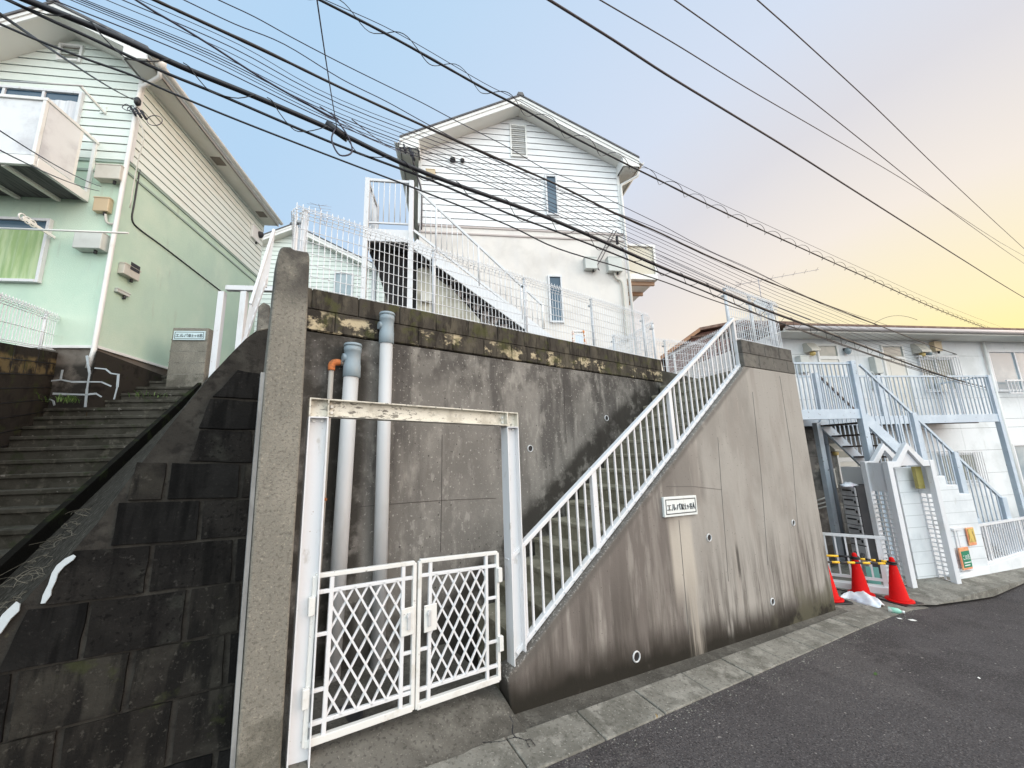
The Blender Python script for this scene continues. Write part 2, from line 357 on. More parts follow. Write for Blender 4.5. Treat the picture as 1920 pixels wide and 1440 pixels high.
MORTAR = mk("grey_brown_mortar", (0.03102, 0.02834, 0.0252), [
    dict(col=(0.05297, 0.04939, 0.04313), scale=5, lo=.42, hi=.62, amt=.7),
    dict(col=(0.08669, 0.08218, 0.05088), scale=9, lo=.66, hi=.74, amt=.6),
    dict(col=(0.01554, 0.01419, 0.0133), scale=14, lo=.5, hi=.66, amt=.7)], .95, [(60, .7), (14, .5)], spec=0.08)
STEP = mk("mossy_concrete_step", (0.07315, 0.07007, 0.05901), [
    dict(col=(0.04311, 0.04187, 0.03328), scale=3.5, stretch=(1, 1, 1.4), lo=.42, hi=.6, amt=.8),
    dict(col=(0.1453, 0.1361, 0.1115), scale=9, lo=.54, hi=.70, amt=.7),
    dict(col=(0.2584, 0.2461, 0.2215), scale=13, lo=.66, hi=.71, amt=.8),
    dict(col=(0.04193, 0.05422, 0.0278), scale=5, lo=.56, hi=.68, amt=.6)], .95, [(60, .5), (12, .5)], spec=0.12)
ASPH = mk("asphalt", (0.08112, 0.07452, 0.07606), [
    dict(col=(0.05199, 0.04695, 0.04853), scale=.55, nr=.7, lo=.44, hi=.58, amt=.8),
    dict(col=(0.1149, 0.1058, 0.1042), scale=.9, nr=.7, lo=.54, hi=.62, amt=.55, off=31),
    dict(col=(0.01824, 0.01653, 0.01751), scale=85, detail=2, lo=.50, hi=.66, amt=.75, off=8),
    dict(col=(0.1833, 0.1698, 0.1672), scale=75, detail=2, lo=.54, hi=.68, amt=.7),
    dict(col=(0.2473, 0.2265, 0.2187), scale=40, kind='voronoi', lo=.08, hi=.17, inv=1, amt=.35, off=5),
    dict(col=(0.3917, 0.3632, 0.3383), scale=26, detail=1, lo=.745, hi=.77, amt=.7, off=14)], .85, [(75, 1.0), (34, .9), (8, .3)], spec=.2)
GUTTER = mk("gutter_concrete", (0.2306, 0.2216, 0.1955), [
    dict(col=(0.1149, 0.1104, 0.09421), scale=2.2, lo=.40, hi=.62, amt=.8),
    dict(col=(0.3553, 0.3415, 0.3051), scale=6, stretch=(1, 1, 1), lo=.5, hi=.68, amt=.6),
    dict(col=(0.07893, 0.07513, 0.06288), scale=34, detail=3, lo=.53, hi=.66, amt=.6),
    dict(col=(0.4264, 0.409, 0.3713), scale=60, detail=2, lo=.62, hi=.7, amt=.6)], .92, [(90, .6), (14, .3)], spec=0.25)
APRON = mk("apron_concrete", (0.1283, 0.12, 0.1052), [
    dict(col=(0.06607, 0.06183, 0.05347), scale=1.6, lo=.40, hi=.60, amt=.8),
    dict(col=(0.2035, 0.1929, 0.1701), scale=5, lo=.5, hi=.7, amt=.5),
    dict(col=(0.04246, 0.03891, 0.03476), scale=40, detail=3, lo=.54, hi=.66, amt=.6),
    dict(col=(0.2806, 0.263, 0.2323), scale=70, detail=2, lo=.62, hi=.7, amt=.5)], .93, [(90, .6), (10, .3)], spec=0.2)
GREEN = mk("mint_stucco", (.50, .655, .535), [
    dict(col=(.62, .73, .60), scale=.8, lo=.4, hi=.65, amt=.7),
    dict(col=(.44, .585, .50), scale=1.7, stretch=(1, 1, .5), lo=.48, hi=.7, amt=.5),
    dict(col=(.40, .43, .35), scale=4, stretch=(3, 1, .25), lo=.6, hi=.78, amt=.45)], .9, [(45, .45), (140, .4)], spec=0.3)
SIDE_G = mk("pale_mint_siding", (.70, .755, .70), [dict(col=(.61, .675, .62), scale=2, stretch=(1, 1, 3), lo=.45, hi=.7, amt=.5)], .6)
SIDE_LIT = mk("sunlit_side_siding", (.77, .825, .765), [dict(col=(.70, .68, .58), scale=2, stretch=(1, 1, 3), lo=.45, hi=.7, amt=.45)], .6)  # warm sunlight on the side wall is put into this paler tone
SIDE_W = mk("white_siding", (.80, .81, .82), [dict(col=(.64, .645, .65), scale=1.6, stretch=(1, 1, 3), lo=.45, hi=.7, amt=.5), dict(col=(.52, .49, .45), scale=5, stretch=(3, 1, .3), lo=.62, hi=.78, amt=.35)], .6)
STUC_W = mk("off_white_stucco", (.755, .72, .68), [dict(col=(0.5626, 0.5335, 0.5044), scale=1.1, lo=.42, hi=.66, amt=.6), dict(col=(0.679, 0.6596, 0.6451), scale=2.5, stretch=(1, 1, .4), lo=.5, hi=.7, amt=.5), dict(col=(0.4365, 0.3977, 0.3589), scale=3, stretch=(3, 1, .2), lo=.63, hi=.8, amt=.35)], .9, [(45, .5), (140, .4)], spec=0.3)
TRIM = mk("white_trim", (.77, .77, .75), [dict(col=(.60, .58, .53), scale=3, lo=.5, hi=.72, amt=.4)], .55)
SOFFIT = mk("soffit_board", (.76, .75, .70), [dict(col=(.68, .67, .60), scale=2, lo=.45, hi=.7, amt=.4)], .8)
BELT = mk("grey_pink_trim", (.50, .44, .42), [], .7)
ROOF = mk("grey_slate_roof", (.10, .10, .11), [dict(col=(.16, .155, .155), scale=9, lo=.45, hi=.65)], .8, [(40, .4)])
ROOF_BR = mk("brown_roof", (.17, .10, .075), [dict(col=(.26, .17, .13), scale=8, lo=.45, hi=.65)], .8, [(40, .4)])
BROWN_W = mk("brown_red_boards", (.17, .075, .06), [dict(col=(.24, .12, .09), scale=6, stretch=(5, 5, .3), lo=.45, hi=.65)], .8, [(30, .4, (6, 6, .2))])
GLASS = mk("window_glass", (.035, .075, .12), [dict(col=(.07, .12, .17), scale=.8, lo=.4, hi=.6)], .08, spec=.5)
GLASS_F = mk("frosted_glass", (.22, .29, .33), [dict(col=(.33, .40, .43), scale=1.5, lo=.4, hi=.65)], .25, spec=.7)
GLASS_G = mk("grey_green_glass", (.20, .23, .20), [dict(col=(.32, .33, .28), scale=1.2, lo=.4, hi=.65)], .15, spec=.7)
CURT_G = mk("green_curtain", (.30, .43, .20), [dict(col=(.44, .55, .33), scale=3, stretch=(4, 1, .4), lo=.4, hi=.65)], .9)
CURT_W = mk("white_lace_curtain", (.72, .73, .75), [dict(col=(.56, .57, .6), scale=3, stretch=(6, 1, .3), lo=.4, hi=.65)], .9)
PANEL_B = mk("milky_balcony_panel", (.72, .735, .75), [dict(col=(.54, .54, .56), scale=2, lo=.45, hi=.7)], .35)
DARK = mk("under_stair_shade", (0.021, 0.0198, 0.021), [dict(col=(0.042, 0.039, 0.0372), scale=3, lo=.45, hi=.65)], .8, spec=0.15)
GAP = mk("siding_shadow_gap", (.12, .125, .125), [], .9)
STRIP = mk("grey_joint_filler", (.17, .175, .175), [dict(col=(.26, .27, .27), scale=5, stretch=(1, 1, .3), lo=.45, hi=.6)], .8, [(60, .3)])
STEPF = mk("olive_concrete_step", (0.2612, 0.2403, 0.1845), [dict(col=(0.1536, 0.1425, 0.1006), scale=3.5, stretch=(1, 1, 1.4), lo=.42, hi=.6, amt=.8), dict(col=(0.354, 0.3331, 0.2633), scale=9, lo=.54, hi=.70, amt=.7), dict(col=(0.5395, 0.5116, 0.4418), scale=30, lo=.64, hi=.71, amt=.7)], .95, [(60, .5), (12, .4)], spec=0.2)
DECK = mk("grey_deck_plate", (.11, .11, .12), [dict(col=(.06, .06, .065), scale=14, stretch=(1, 6, 1), lo=.45, hi=.6)], .7)
BOX_B = mk("beige_plastic_box", (.56, .54, .48), [dict(col=(.44, .42, .36), scale=4, lo=.5, hi=.7, amt=.5)], .5)
BOX_G = mk("grey_plastic_box", (.56, .58, .55), [dict(col=(.45, .46, .43), scale=4, lo=.5, hi=.7, amt=.4)], .5)
TAN = mk("tan_plastic", (.58, .46, .30), [], .5)
BLACKP = mk("black_rubber", (.012, .012, .014), [], .5)
CABLE_K = mk("black_cable_sheath", (.012, .013, .019), [], .5)
CABLE_B = mk("brown_cable_sheath", (.030, .023, .022), [], .55)
CABLE_G = mk("weathered_grey_cable", (.060, .050, .058), [], .6)
CABLE_P = mk("thin_dark_wire", (.028, .026, .05), [], .55)
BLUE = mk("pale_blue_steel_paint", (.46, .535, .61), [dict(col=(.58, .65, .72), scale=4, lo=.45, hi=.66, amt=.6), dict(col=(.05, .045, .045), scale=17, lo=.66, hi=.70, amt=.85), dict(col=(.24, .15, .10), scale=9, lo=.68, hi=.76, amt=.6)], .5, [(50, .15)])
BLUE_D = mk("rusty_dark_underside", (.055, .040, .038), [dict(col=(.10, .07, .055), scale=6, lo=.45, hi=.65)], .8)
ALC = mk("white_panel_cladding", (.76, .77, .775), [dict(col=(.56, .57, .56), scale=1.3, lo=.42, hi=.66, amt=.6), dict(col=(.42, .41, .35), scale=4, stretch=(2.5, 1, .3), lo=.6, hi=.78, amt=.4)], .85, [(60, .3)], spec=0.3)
ALC_D = mk("stained_shaded_cladding", (.21, .205, .195), [dict(col=(.09, .088, .085), scale=3, lo=.42, hi=.62, amt=.8), dict(col=(.32, .31, .28), scale=6, lo=.52, hi=.7, amt=.7)], .9, [(60, .3)], spec=0.15)  # part stain, part walkway shade mixed into the colour
WBLOCK = mk("white_painted_block", (.72, .74, .755), [dict(col=(.55, .58, .60), scale=2, lo=.45, hi=.7, amt=.6), dict(col=(.33, .33, .29), scale=5, stretch=(2, 2, .4), lo=.60, hi=.75, amt=.4)], .85, [(70, .4), (9, .2)])
DOOR = mk("cream_door", (.66, .64, .58), [dict(col=(.54, .52, .45), scale=3, lo=.5, hi=.7, amt=.5)], .5)
STEEL = mk("stainless_mailbox", (.38, .38, .39), [dict(col=(.27, .27, .28), scale=4, lo=.45, hi=.65)], .45)
CHAR = mk("charcoal_sheet", (.030, .030, .034), [dict(col=(.045, .043, .045), scale=3, lo=.45, hi=.65)], .5)
CONE = mk("red_cone_plastic", (.60, .008, .008), [dict(col=(.36, .008, .008), scale=5, lo=.5, hi=.7, amt=.5), dict(col=(.45, .10, .08), scale=18, lo=.62, hi=.72, amt=.5)], .6, spec=.1)
CONE_P = mk("pink_reflective_band", (.74, .25, .20), [], .4)
YEL = mk("yellow_bar_plastic", (.80, .47, .02), [], .4)
GOLD = mk("gold_amber_panel", (.34, .29, .09), [dict(col=(.24, .20, .06), scale=3, lo=.45, hi=.65)], .25)
BAG = mk("white_plastic_bag", (.76, .78, .82), [dict(col=(.60, .40, .50), scale=5, lo=.60, hi=.68, amt=.55), dict(col=(.55, .66, .80), scale=3, lo=.5, hi=.66, amt=.5)], .3, [(14, .4)])
MINT = mk("mint_bottle_plastic", (.30, .62, .48), [dict(col=(.75, .82, .78), scale=6, stretch=(3, 1, 1), lo=.5, hi=.6)], .2)
TEAL = mk("teal_sheet", (.16, .38, .34), [], .4)
SIGN_G = mk("green_poster", (.010, .20, .11), [], .5)
SIGN_O = mk("orange_poster", (.68, .25, .13), [dict(col=(.75, .42, .20), scale=6, lo=.45, hi=.6)], .5)
SIGN_Y = mk("faded_yellow_poster", (.62, .46, .12), [dict(col=(.26, .17, .05), scale=11, stretch=(2.5, 1, .7), lo=.52, hi=.58), dict(col=(.72, .60, .28), scale=5, lo=.55, hi=.66)], .5)
PLATE = mk("white_name_plate", (.70, .73, .72), [dict(col=(.50, .50, .47), scale=6, stretch=(7, 1, .15), lo=.56, hi=.7, amt=.45)], .4)
INK = mk("dark_lettering", (.035, .042, .050), [], .5)
INK_L = mk("white_lettering", (.78, .80, .78), [], .5)
CHALK = mk("white_waterproof_paint", (.42, .47, .50), [dict(col=(.42, .46, .48), scale=12, lo=.5, hi=.66, amt=.6)], .7, [(40, .4)])
FOUND = mk("grey_beige_foundation", (0.176, 0.156, 0.136), [dict(col=(0.096, 0.084, 0.072), scale=3, lo=.45, hi=.65, amt=.7), dict(col=(0.032, 0.0296, 0.0264), scale=3, lo=.3, hi=.5, z=(-9, -.32, .06, .12), amt=.9)], .9, [(60, .4)], spec=0.2)
DIRTB = mk("ochre_stained_block", (0.036, 0.0318, 0.027), [dict(col=(0.144, 0.108, 0.054), scale=3, lo=.45, hi=.62, z=(-.55, -.12, .05, .15), amt=.85), dict(col=(0.0168, 0.015, 0.0138), scale=4, lo=.5, hi=.66, amt=.8), dict(col=(0.03, 0.036, 0.015), scale=6, lo=.56, hi=.7, amt=.6)], .95, [(60, .6)], spec=0.1)
SOIL = mk("dry_earth", (.10, .085, .065), [dict(col=(.17, .15, .12), scale=4, lo=.45, hi=.65), dict(col=(.05, .06, .03), scale=2, lo=.55, hi=.7)], .95, [(50, .7)])
RUBBLE = mk("crumbling_mortar_rubble", (0.054, 0.0504, 0.0432), [dict(col=(0.144, 0.1368, 0.1188), scale=26, lo=.52, hi=.64, amt=.85), dict(col=(0.0252, 0.02304, 0.02016), scale=12, lo=.5, hi=.62, amt=.8)], .95, [(60, 1.0), (20, 1.0)], spec=0.08)
LEAF = mk("weed_green", (.06, .13, .025), [dict(col=(.11, .17, .04), scale=9, lo=.45, hi=.6)], .7)
STRAW = mk("dry_straw", (.15, .135, .105), [], .9)
LEAF_D = mk("fallen_leaf", (.46, .30, .12), [], .8)
PAPER = mk("paper_scrap", (.70, .69, .66), [], .8)
DISH = mk("dish_grey", (.52, .54, .55), [], .5)
ALU = mk("antenna_aluminium", (.36, .34, .37), [], .6)

# ================================================================== the setting: road, gutter, apron, terraces
SL = -.0785
def zr(s): return -.25+SL*min(s, 8.4)+.055*max(0, s-8.4)
def road_hit(x, y):
    n = Vector((0, 0, 1))-FW.u*SL; return FW.loc(hit(x, y, n, FW.w((0, 0, -.25))))
mb = MB()
ge = [road_hit(x, y) for x, y in ((1028, 1437), (1264, 1308), (1387, 1260), (1462, 1236), (1547, 1201), (1622, 1176), (1669, 1157), (1712, 1144))]
edge = [(-40, ge[0].y), (-3, ge[0].y)]+[(p.x, p.y) for p in ge]
edge_r = edge+[(6.79, -.56), (7.76, -.74), (8.4, -.84), (10.2, -1.16), (14, -2.0), (40, -9)]
rv = []
for s, t in edge_r: rv += [(s, t+.12, zr(s)), (s, t-1.2, zr(s)-.004), (s, -14, zr(s)-.05)]
mb.add(rv, [(3*i+k, 3*i+3+k, 3*i+4+k, 3*i+1+k) for i in range(len(edge_r)-1) for k in (0, 1)])
solo("road", None, None, mb, ASPH, FW, kind='structure')
mb = MB(); mb.box(-900, 900, -900, 900, -12.2, -12); solo("ground", None, None, mb, SOIL, kind='structure')
# L-shaped gutter blocks, with open joints and a few broken lifting slots
mb = MB(); st = -3.2; L = .60
gy = lambda s: ge[0].y + (ge[5].y-ge[0].y)*max(0, min(1, (s-ge[0].x)/(ge[5].x-ge[0].x)))
while st < 5.2:
    a, b = st+.005, st+L-.005; dz = rnd.uniform(-.004, .004); w = .30
    ya, yb = gy(a), gy(b)
    mb.slab([(a, ya), (b, yb), (b, yb+w), (a, ya+w)], [zr(a)-.2, zr(b)-.2]*1+[zr(b)-.2, zr(a)-.2], [zr(a)+.012+dz, zr(b)+.012+dz, zr(b)+.035+dz, zr(a)+.035+dz])
    st += L
solo("gutter", None, None, mb, GUTTER, FW, kind='structure', bevel=.008)
mb = MB()   # mortar strip between the gutter blocks and the wall, and the concrete corner past the end of the wall
mb.slab([(-.075, gy(0)+.296), (5.2, gy(5.2)+.296), (5.2, .05), (-.075, .05)], -1.4, [zr(0)+.02, zr(5.2)+.02, zr(5.2)+.045, zr(0)+.033])
xs = [p.x for p in ge]
cp = [(4.0, gy(4.0)+.02), (ge[5].x, ge[5].y), (ge[6].x, ge[6].y), (ge[7].x, ge[7].y), (ge[7].x+.35, -.60), (ge[7].x+.35, 1.6), (5.0, 1.6)]
solo("kerb_strip", None, None, mb, APRON, FW, kind='structure')
mb = MB(); cp = [(5.19, gy(5.19)+.01), (ge[5].x, ge[5].y), (ge[6].x, ge[6].y), (ge[7].x, ge[7].y), (ge[7].x+.35, -.50), (ge[7].x+1.6, 3), (5.19, 3)]
mb.slab(cp, -1.6, [zr(s)+.012 for s, t in cp]); solo("pavement", None, None, mb, GUTTER, FW, kind='structure')
mb = MB(); vp = [(6.40, -.38), (6.79, -.54), (7.76, -.72), (8.4, -.82), (10.2, -1.14), (14, -1.98), (14, 1), (6.4, 1)]
vv = [(s, t, zr(s)+.035) for s, t in vp]; mb.add(vv, [list(range(8))]); solo("verge", None, None, mb, GUTTER, FW, kind='structure')
# sloping concrete apron under the gate
def zap(x, y):
    s = FW.loc((x, y, 0)).x; f = max(0, min(1, (y-2.35)/.40)); f = f*f*(3-2*f)
    return (zr(s)+.03)*(1-f) + (.02-.075*(x-.37))*f
mb = MB(); nx, ny = 44, 20; x0, x1 = -2.6, 1.772; vs = []
for j in range(ny+1):
    for i in range(nx+1):
        x = x0+(x1-x0)*i/nx; yf = FW.w((FW.loc((x, 2.4, 0)).x, -.21, 0)).y; y = yf+(3.56-yf)*j/ny
        vs.append((x, y, zap(x, y)+.003*math.sin(x*9+y*7)))
mb.add(vs, [(j*(nx+1)+i, j*(nx+1)+i+1, (j+1)*(nx+1)+i+1, (j+1)*(nx+1)+i) for j in range(ny) for i in range(nx)], True)
solo("apron", None, None, mb, APRON, kind='structure')
mb = MB()
for pts in ([(955, 1345), (962, 1352), (960, 1366), (966, 1374), (985, 1378), (995, 1376), (1003, 1388)], [(966, 1374), (940, 1385), (905, 1392)], [(985, 1378), (992, 1392)]):
    P = []
    for x, y in pts:
        w = hit(x, y, Vector((0, 0, 1)), Vector((0, 0, zr(-.1)+.06)))
        P.append(Vector((w.x, w.y, zap(w.x, w.y)+.003)))
    for a, b in zip(P, P[1:]):
        d = (b-a); n = Vector((-d.y, d.x, 0)).normalized(); pr = None
        for q_ in range(6):
            c0 = a.lerp(b, q_/6)+n*(rnd.uniform(-.004, .004) if q_ else 0); c1 = a.lerp(b, (q_+1)/6)+n*(0 if q_ == 5 else 0); w0, w1 = rnd.uniform(.0012, .0045), rnd.uniform(.0012, .0045)
            mb.add([c0-n*w0, c1-n*w1, c1+n*w1, c0+n*w0], [(0, 1, 2, 3)])
solo("crack", None, None, mb, CABLE_K, kind='structure')
# terrace that carries the houses, and the earth under the alley
tr = FW.w((5.05, .3, 0)); ux, uy = math.sin(R(28.5)), math.cos(R(28.5))
TZ = 2.98
mb = MB(); mb.slab([(.32, 3.72), (5.74, 3.72), (5.74, 2.95), (FW.w((3.75, .2, 0)).x, FW.w((3.75, .2, 0)).y), (tr.x-.06, tr.y), (tr.x+ux*40, tr.y+uy*40), (.32+.22*36, 3.72+36)], -3, [TZ, TZ, 2.66, 2.66, 2.66, TZ, TZ])
solo("terrace", None, None, mb, SOIL, kind='structure')

# ================================================================== stair wall with the name plate
def brick_run(mb, s0, s1, z0, rows, t0, t1, bl=.39, bh=.19, gap=.007, slopeend=0):
    for r in range(rows):
        s = s0-(bl/2 if r % 2 else 0); z = z0+r*bh
        while s < s1:
            a, b = max(s, s0), min(s+bl, s1)
            if b-a > .03: mb.box(a+gap/2, b-gap/2, t0+rnd.uniform(-.003, .003), t1, z+gap/2, z+bh-gap/2)
            s += bl
    mb.box(s0+.01, s1-.01, t0+.012, t1-.012, z0-.02, z0+rows*bh-.012)
T = Thing("stair_wall", "stained grey concrete wall with sloping top and small white name plate", "wall", FW, (0, 0, 0))
top0, top1 = FW.px(957, 1240), FW.px(1386, 690)
mb = MB()
ra, rb = FW.px(966, 1224, .08), FW.px(1390, 679, .08); rk = (rb[1]-ra[1])/(rb[0]-ra[0]); rl = lambda s: ra[1]+rk*(s-ra[0])-.032
mb.prism([(-.07, rl(.0)-.05), (-.05, rl(0)-.012), (.02, rl(.02)), (3.56, rl(3.56)), (3.63, 2.66), (5.03, 2.66), (5.045, -1.2), (-.012, -.6)], 0, .16)
body = T.part("wall_body", mb, FRONT, bevel=.012)
mb = MB(); brick_run(mb, 3.66, 5.05, 2.665, 2, .0, .16); bc = T.part("block_course", mb, BLOCK_R, bevel=.006)
for v in bc.data.vertices: v.co.z -= 3.06
bc.location.z = 3.06
mb = MB()
for pts in ([(1346, 820), (1353, 920), (1360, 1010), (1366, 1090)], [(1411, 735), (1428, 900), (1440, 1060)], [(1462, 705), (1486, 860), (1497, 1000)], [(1273, 975), (1283, 1090), (1292, 1190)], [(1250, 912), (1300, 912), (1353, 918)]):
    P = [FW.p3(x, y, -.0015) for x, y in pts]
    for a, b in zip(P, P[1:]): mb.bar(a, b, .0045, .003, (1, 0, 0) if abs(b.z-a.z) > abs(b.x-a.x) else (0, 0, 1))
T.part("form_joint", mb, mk("joint_line", (.13, .12, .11), [], .9))
def weep(T, fr, x, y, r, t=0.0, full=True):
    c = fr.p3(x, y, t); mb = MB(); n = 16; vs = []
    for rr_, dt in ((r*1.18, -.001), (r*1.12, -.010), (r*.92, -.010), (r*.88, .0)):
        for k in range(n): a = 2*math.pi*k/n; vs.append((c.x+rr_*math.cos(a), t+dt, c.z+rr_*math.sin(a)))
    mb.add(vs, [(i*n+k, i*n+(k+1) % n, (i+1)*n+(k+1) % n, (i+1)*n+k) for i in range(3) for k in range(n)], True)
    ring = T.part("weep_pipe", mb, PVC)
    mb = MB(); mb.add([(c.x+r*.93*math.cos(2*math.pi*k/n), t-.002, c.z+r*.93*math.sin(2*math.pi*k/n)) for k in range(n)], [list(range(n))])
    T.part("pipe_bore", mb, BLACKP, parent=ring)
weep(T, FW, 1193, 1231, .040); weep(T, FW, 1329, 1008, .036); weep(T, FW, 1448, 1128, .036); weep(T, FW, 1487, 980, .034)

# name plate
def text_mesh(body, size, fr_pos, width, depth=.004):
    cu = bpy.data.curves.new("lettering", 'FONT'); cu.body = body; cu.size = size; cu.extrude = depth
    o = bpy.data.objects.new("lettering", cu); COL.objects.link(o); bpy.context.view_layer.update()
    me = bpy.data.meshes.new_from_object(o.evaluated_get(bpy.context.evaluated_depsgraph_get()))
    bpy.data.objects.remove(o); bpy.data.curves.remove(cu)
    xs = [v.co.x for v in me.vertices]; ys = [v.co.y for v in me.vertices]
    x0, x1, y0, y1 = min(xs), max(xs), min(ys), max(ys); s0, t0, z0, h = fr_pos
    for v in me.vertices:
        x, y, z = v.co; v.co = ((s0+(x-x0)/(x1-x0)*width), t0-z, z0+(y-y0)/(y1-y0)*h)
    me.name = "lettering"; return me
def shift(me, org):
    for v in me.vertices: v.co = v.co-Vector(org)
    return me
def name_plate(fr, s0, s1, z0, z1, t, label, words, tilt=0.0, group=None, mat=PLATE):
    T = Thing("name_plate", label, "sign", fr, (s0, t, z0), group)
    w, h = s1-s0, z1-z0
    mb = MB(); mb.box(s0, s1, t-.028, t, z0, z1); T.part("plate", mb, mat, bevel=.004)
    mb = MB(); b = .075*h*1.6; e = .009
    mb.box(s0+b, s1-b, t-.0305, t-.027, z1-b-e, z1-b); mb.box(s0+b, s1-b, t-.0305, t-.027, z0+b, z0+b+e)
    mb.box(s0+b, s0+b+e, t-.0305, t-.027, z0+b+e, z1-b-e); mb.box(s1-b-e, s1-b, t-.0305, t-.027, z0+b+e, z1-b-e)
    T.part("border", mb, INK)
    x = s0+b+e+.02*w; tot = w-2*b-2*e-.04*w; hz = z0+h*.31
    ww = sum(k[1] for k in words); 
    for wd, frac, hh in words:
        T.part("lettering", shift(text_mesh(wd, .1, (x, t-.030, hz, hh*h), tot*frac/ww*.97), T.org), INK); x += tot*frac/ww
    T.o.rotation_euler.y = tilt
    return T
a, b, c, d = FW.px(1236, 930), FW.px(1300, 927), FW.px(1304, 962), FW.px(1239, 968)
name_plate(FW, a[0]+.02, b[0], (c[1]+d[1])/2, (a[1]+b[1])/2, 0, "white name plate with dark lettering on the grey stair wall", [("エルパ", 1.15, .34), ("保土ヶ谷", 1.0, .31), ("A", .22, .33)], R(2.2))

# ================================================================== concrete steps up between the two walls
mb = MB(); n = 15; r_, tr_ = .1765, .2494
for i in range(n):
    z = -.02+r_*(i+1); s = .16+tr_*i
    tb = FW.loc((FW.w((s, .2, 0)).x, 3.54, 0)).y
    mb.box(s, s+tr_+ (0.02 if i < n-1 else .0), .165, tb, z-.55 if i else -.6, z)
    mb.box(s-.012, s+.02, .166, tb-.004, z-.045, z-.003)
solo("stair", "mossy concrete steps rising behind the white railing", "stairs", mb, STEPF, FW, (0, .2, -.25), bevel=.008)

# ================================================================== tall retaining wall behind the gate
T = Thing("retaining_wall", "tall dark grey concrete retaining wall behind the gate, topped by sooty blocks", "wall", FR, (.0, 0, 0))
mb = MB(); mb.box(.30, 5.76, 0, .20, -.7, 2.71); T.part("wall_body", mb, REAR)
mb = MB(); brick_run(mb, .30, 5.76, 2.712, 2, -.012, .17); bc = T.part("block_course", mb, BLOCK, bevel=.006)
for me in (bc.data,):
    for v in me.vertices: v.co.z -= 3.09-T.org[2]
bc.location.z = 3.09-T.org[2]
mb = MB()
for pts in ([(829, 815), (828, 935), (826, 1035)], [(1057, 712), (1060, 800), (1062, 830)]): 
    P = [FR.p3(x, y, -.001) for x, y in pts]
    for a, b in zip(P, P[1:]): mb.bar(a, b, .004, .003, (1, 0, 0))
P = [FR.p3(x, y, -.001) for x, y in ((663, 951), (760, 943), (830, 938), (930, 934))]
for a, b in zip(P, P[1:]): mb.bar(a, b, .004, .003, (0, 0, 1))
T.part("form_joint", mb, CABLE_B)
weep(T, FR, 994, 841, .036); weep(T, FR, 1137, 784, .036)

# ================================================================== leaning concrete post left of the gate
FP0 = Fr((0, 2.60), 90)
T = Thing("concrete_post", "tall square concrete post with chipped top left of the gate", "post", FP0, (.25, 0, 0))
out = [FP0.px(x, y) for x, y in ((441, 1440), (450, 1330), (478, 940), (498, 690), (519, 490), (522, 474), (526, 464), (532, 462), (546, 463), (552, 468), (566, 470), (579, 472), (581, 484), (578, 560), (566, 790), (545, 1120), (526, 1440))]
out = [(out[0][0], -.35)]+out[1:-1]+[(out[-1][0]+.004, -.35)]
mb = MB(); mb.prism(out, 0, .17); T.part("shaft", mb, POST, bevel=.013)
mb = MB(); P = [FP0.p3(x, y, .035) for x, y in ((497, 700), (480, 900), (464, 1110), (450, 1300), (440, 1445))]
for a, b in zip(P, P[1:]): mb.bar(a+Vector((-.012, 0, 0)), b+Vector((-.012, 0, 0)), .020, .05, (1, 0, 0))
T.part("joint_strip", mb, STRIP, label="pale grey sealing strip along the left edge of the post")

# ================================================================== blackened stone wall on the far left
FS = Fr((.17, 2.78), 98)
class Tilt:      # battered plane: points (s, w) -> s along, w up the face
    def __init__(s, fr, lean): s.fr = fr; s.n = (fr.v*math.cos(lean) - Vector((0, 0, 1))*math.sin(lean)); s.wv = fr.v*math.sin(lean)+Vector((0, 0, 1))*math.cos(lean)
    def at(s, x, y, push=0.0):
        p = hit(x, y, s.n, s.fr.o+s.n*push); return p
TS = Tilt(FS, R(13))
def loc(fr, w): d = w-fr.o; return Vector((d.dot(fr.u), d.dot(fr.v), w.z))
T = Thing("stone_wall", "blackened wall of large stone blocks left of the concrete post", "wall", FS, (-1, 0, -.1))
outline = [(506, 606), (492, 612), (462, 634), (440, 656), (395, 705), (346, 764), (296, 828), (240, 902), (185, 978), (128, 1044), (62, 1108), (0, 1178), (-120, 1300), (-260, 1440), (-260, 1720), (440, 1720)]
back = loc(FS, FS.o+TS.n*.35)-loc(FS, FS.o)
mb = MB(); mb.ext([loc(FS, TS.at(x, y, .016)) for x, y in outline], back); T.part("mortar_body", mb, MORTAR)
rows = [   # (upper line, lower line) as px polylines sampled at x, then block x-limits on the upper / lower line
 ((655, 668), (438, 700), (497, 706), [(452, 496, 444, 493)]),
 ((700, 706), (0, 0), (0, 0), []),
]
def ly(l, x): (xa, ya), (xb, yb) = l; return ya+(yb-ya)*(x-xa)/(xb-xa)
lines = [((440, 690), (497, 700)), ((391, 745), (493, 751)), ((370, 804), (478, 806)), ((347, 866), (481, 869)), ((233, 940), (478, 934)), ((201, 1026), (470, 1007)), ((73, 1138), (461, 1090)), ((0, 1265), (455, 1183)), ((0, 1396), (446, 1280)), ((-40, 1545), (437, 1400)), ((-40, 1720), (430, 1540))]
blocks = [
 [(443, 498, 396, 496)], [(392, 494, 370, 491)], [(372, 474, 352, 474), (479, 488, 476, 484)],
 [(254, 314, 236, 304), (320, 451, 311, 447), (456, 484, 450, 481)],
 [(220, 376, 205, 370), (381, 478, 374, 474)],
 [(135, 283, 78, 270), (289, 438, 277, 433), (443, 472, 438, 468)],
 [(50, 167, -10, 146), (173, 351, 153, 341), (357, 452, 348, 447)],
 [(-120, 22, -150, 4), (34, 244, 12, 226), (254, 423, 238, 418), (430, 452, 424, 448)],
 [(-140, 107, -170, 92), (119, 325, 103, 310), (333, 439, 319, 434)],
 [(-200, 20, -220, -5), (30, 210, 8, 190), (220, 400, 200, 385), (408, 435, 392, 430)],
]
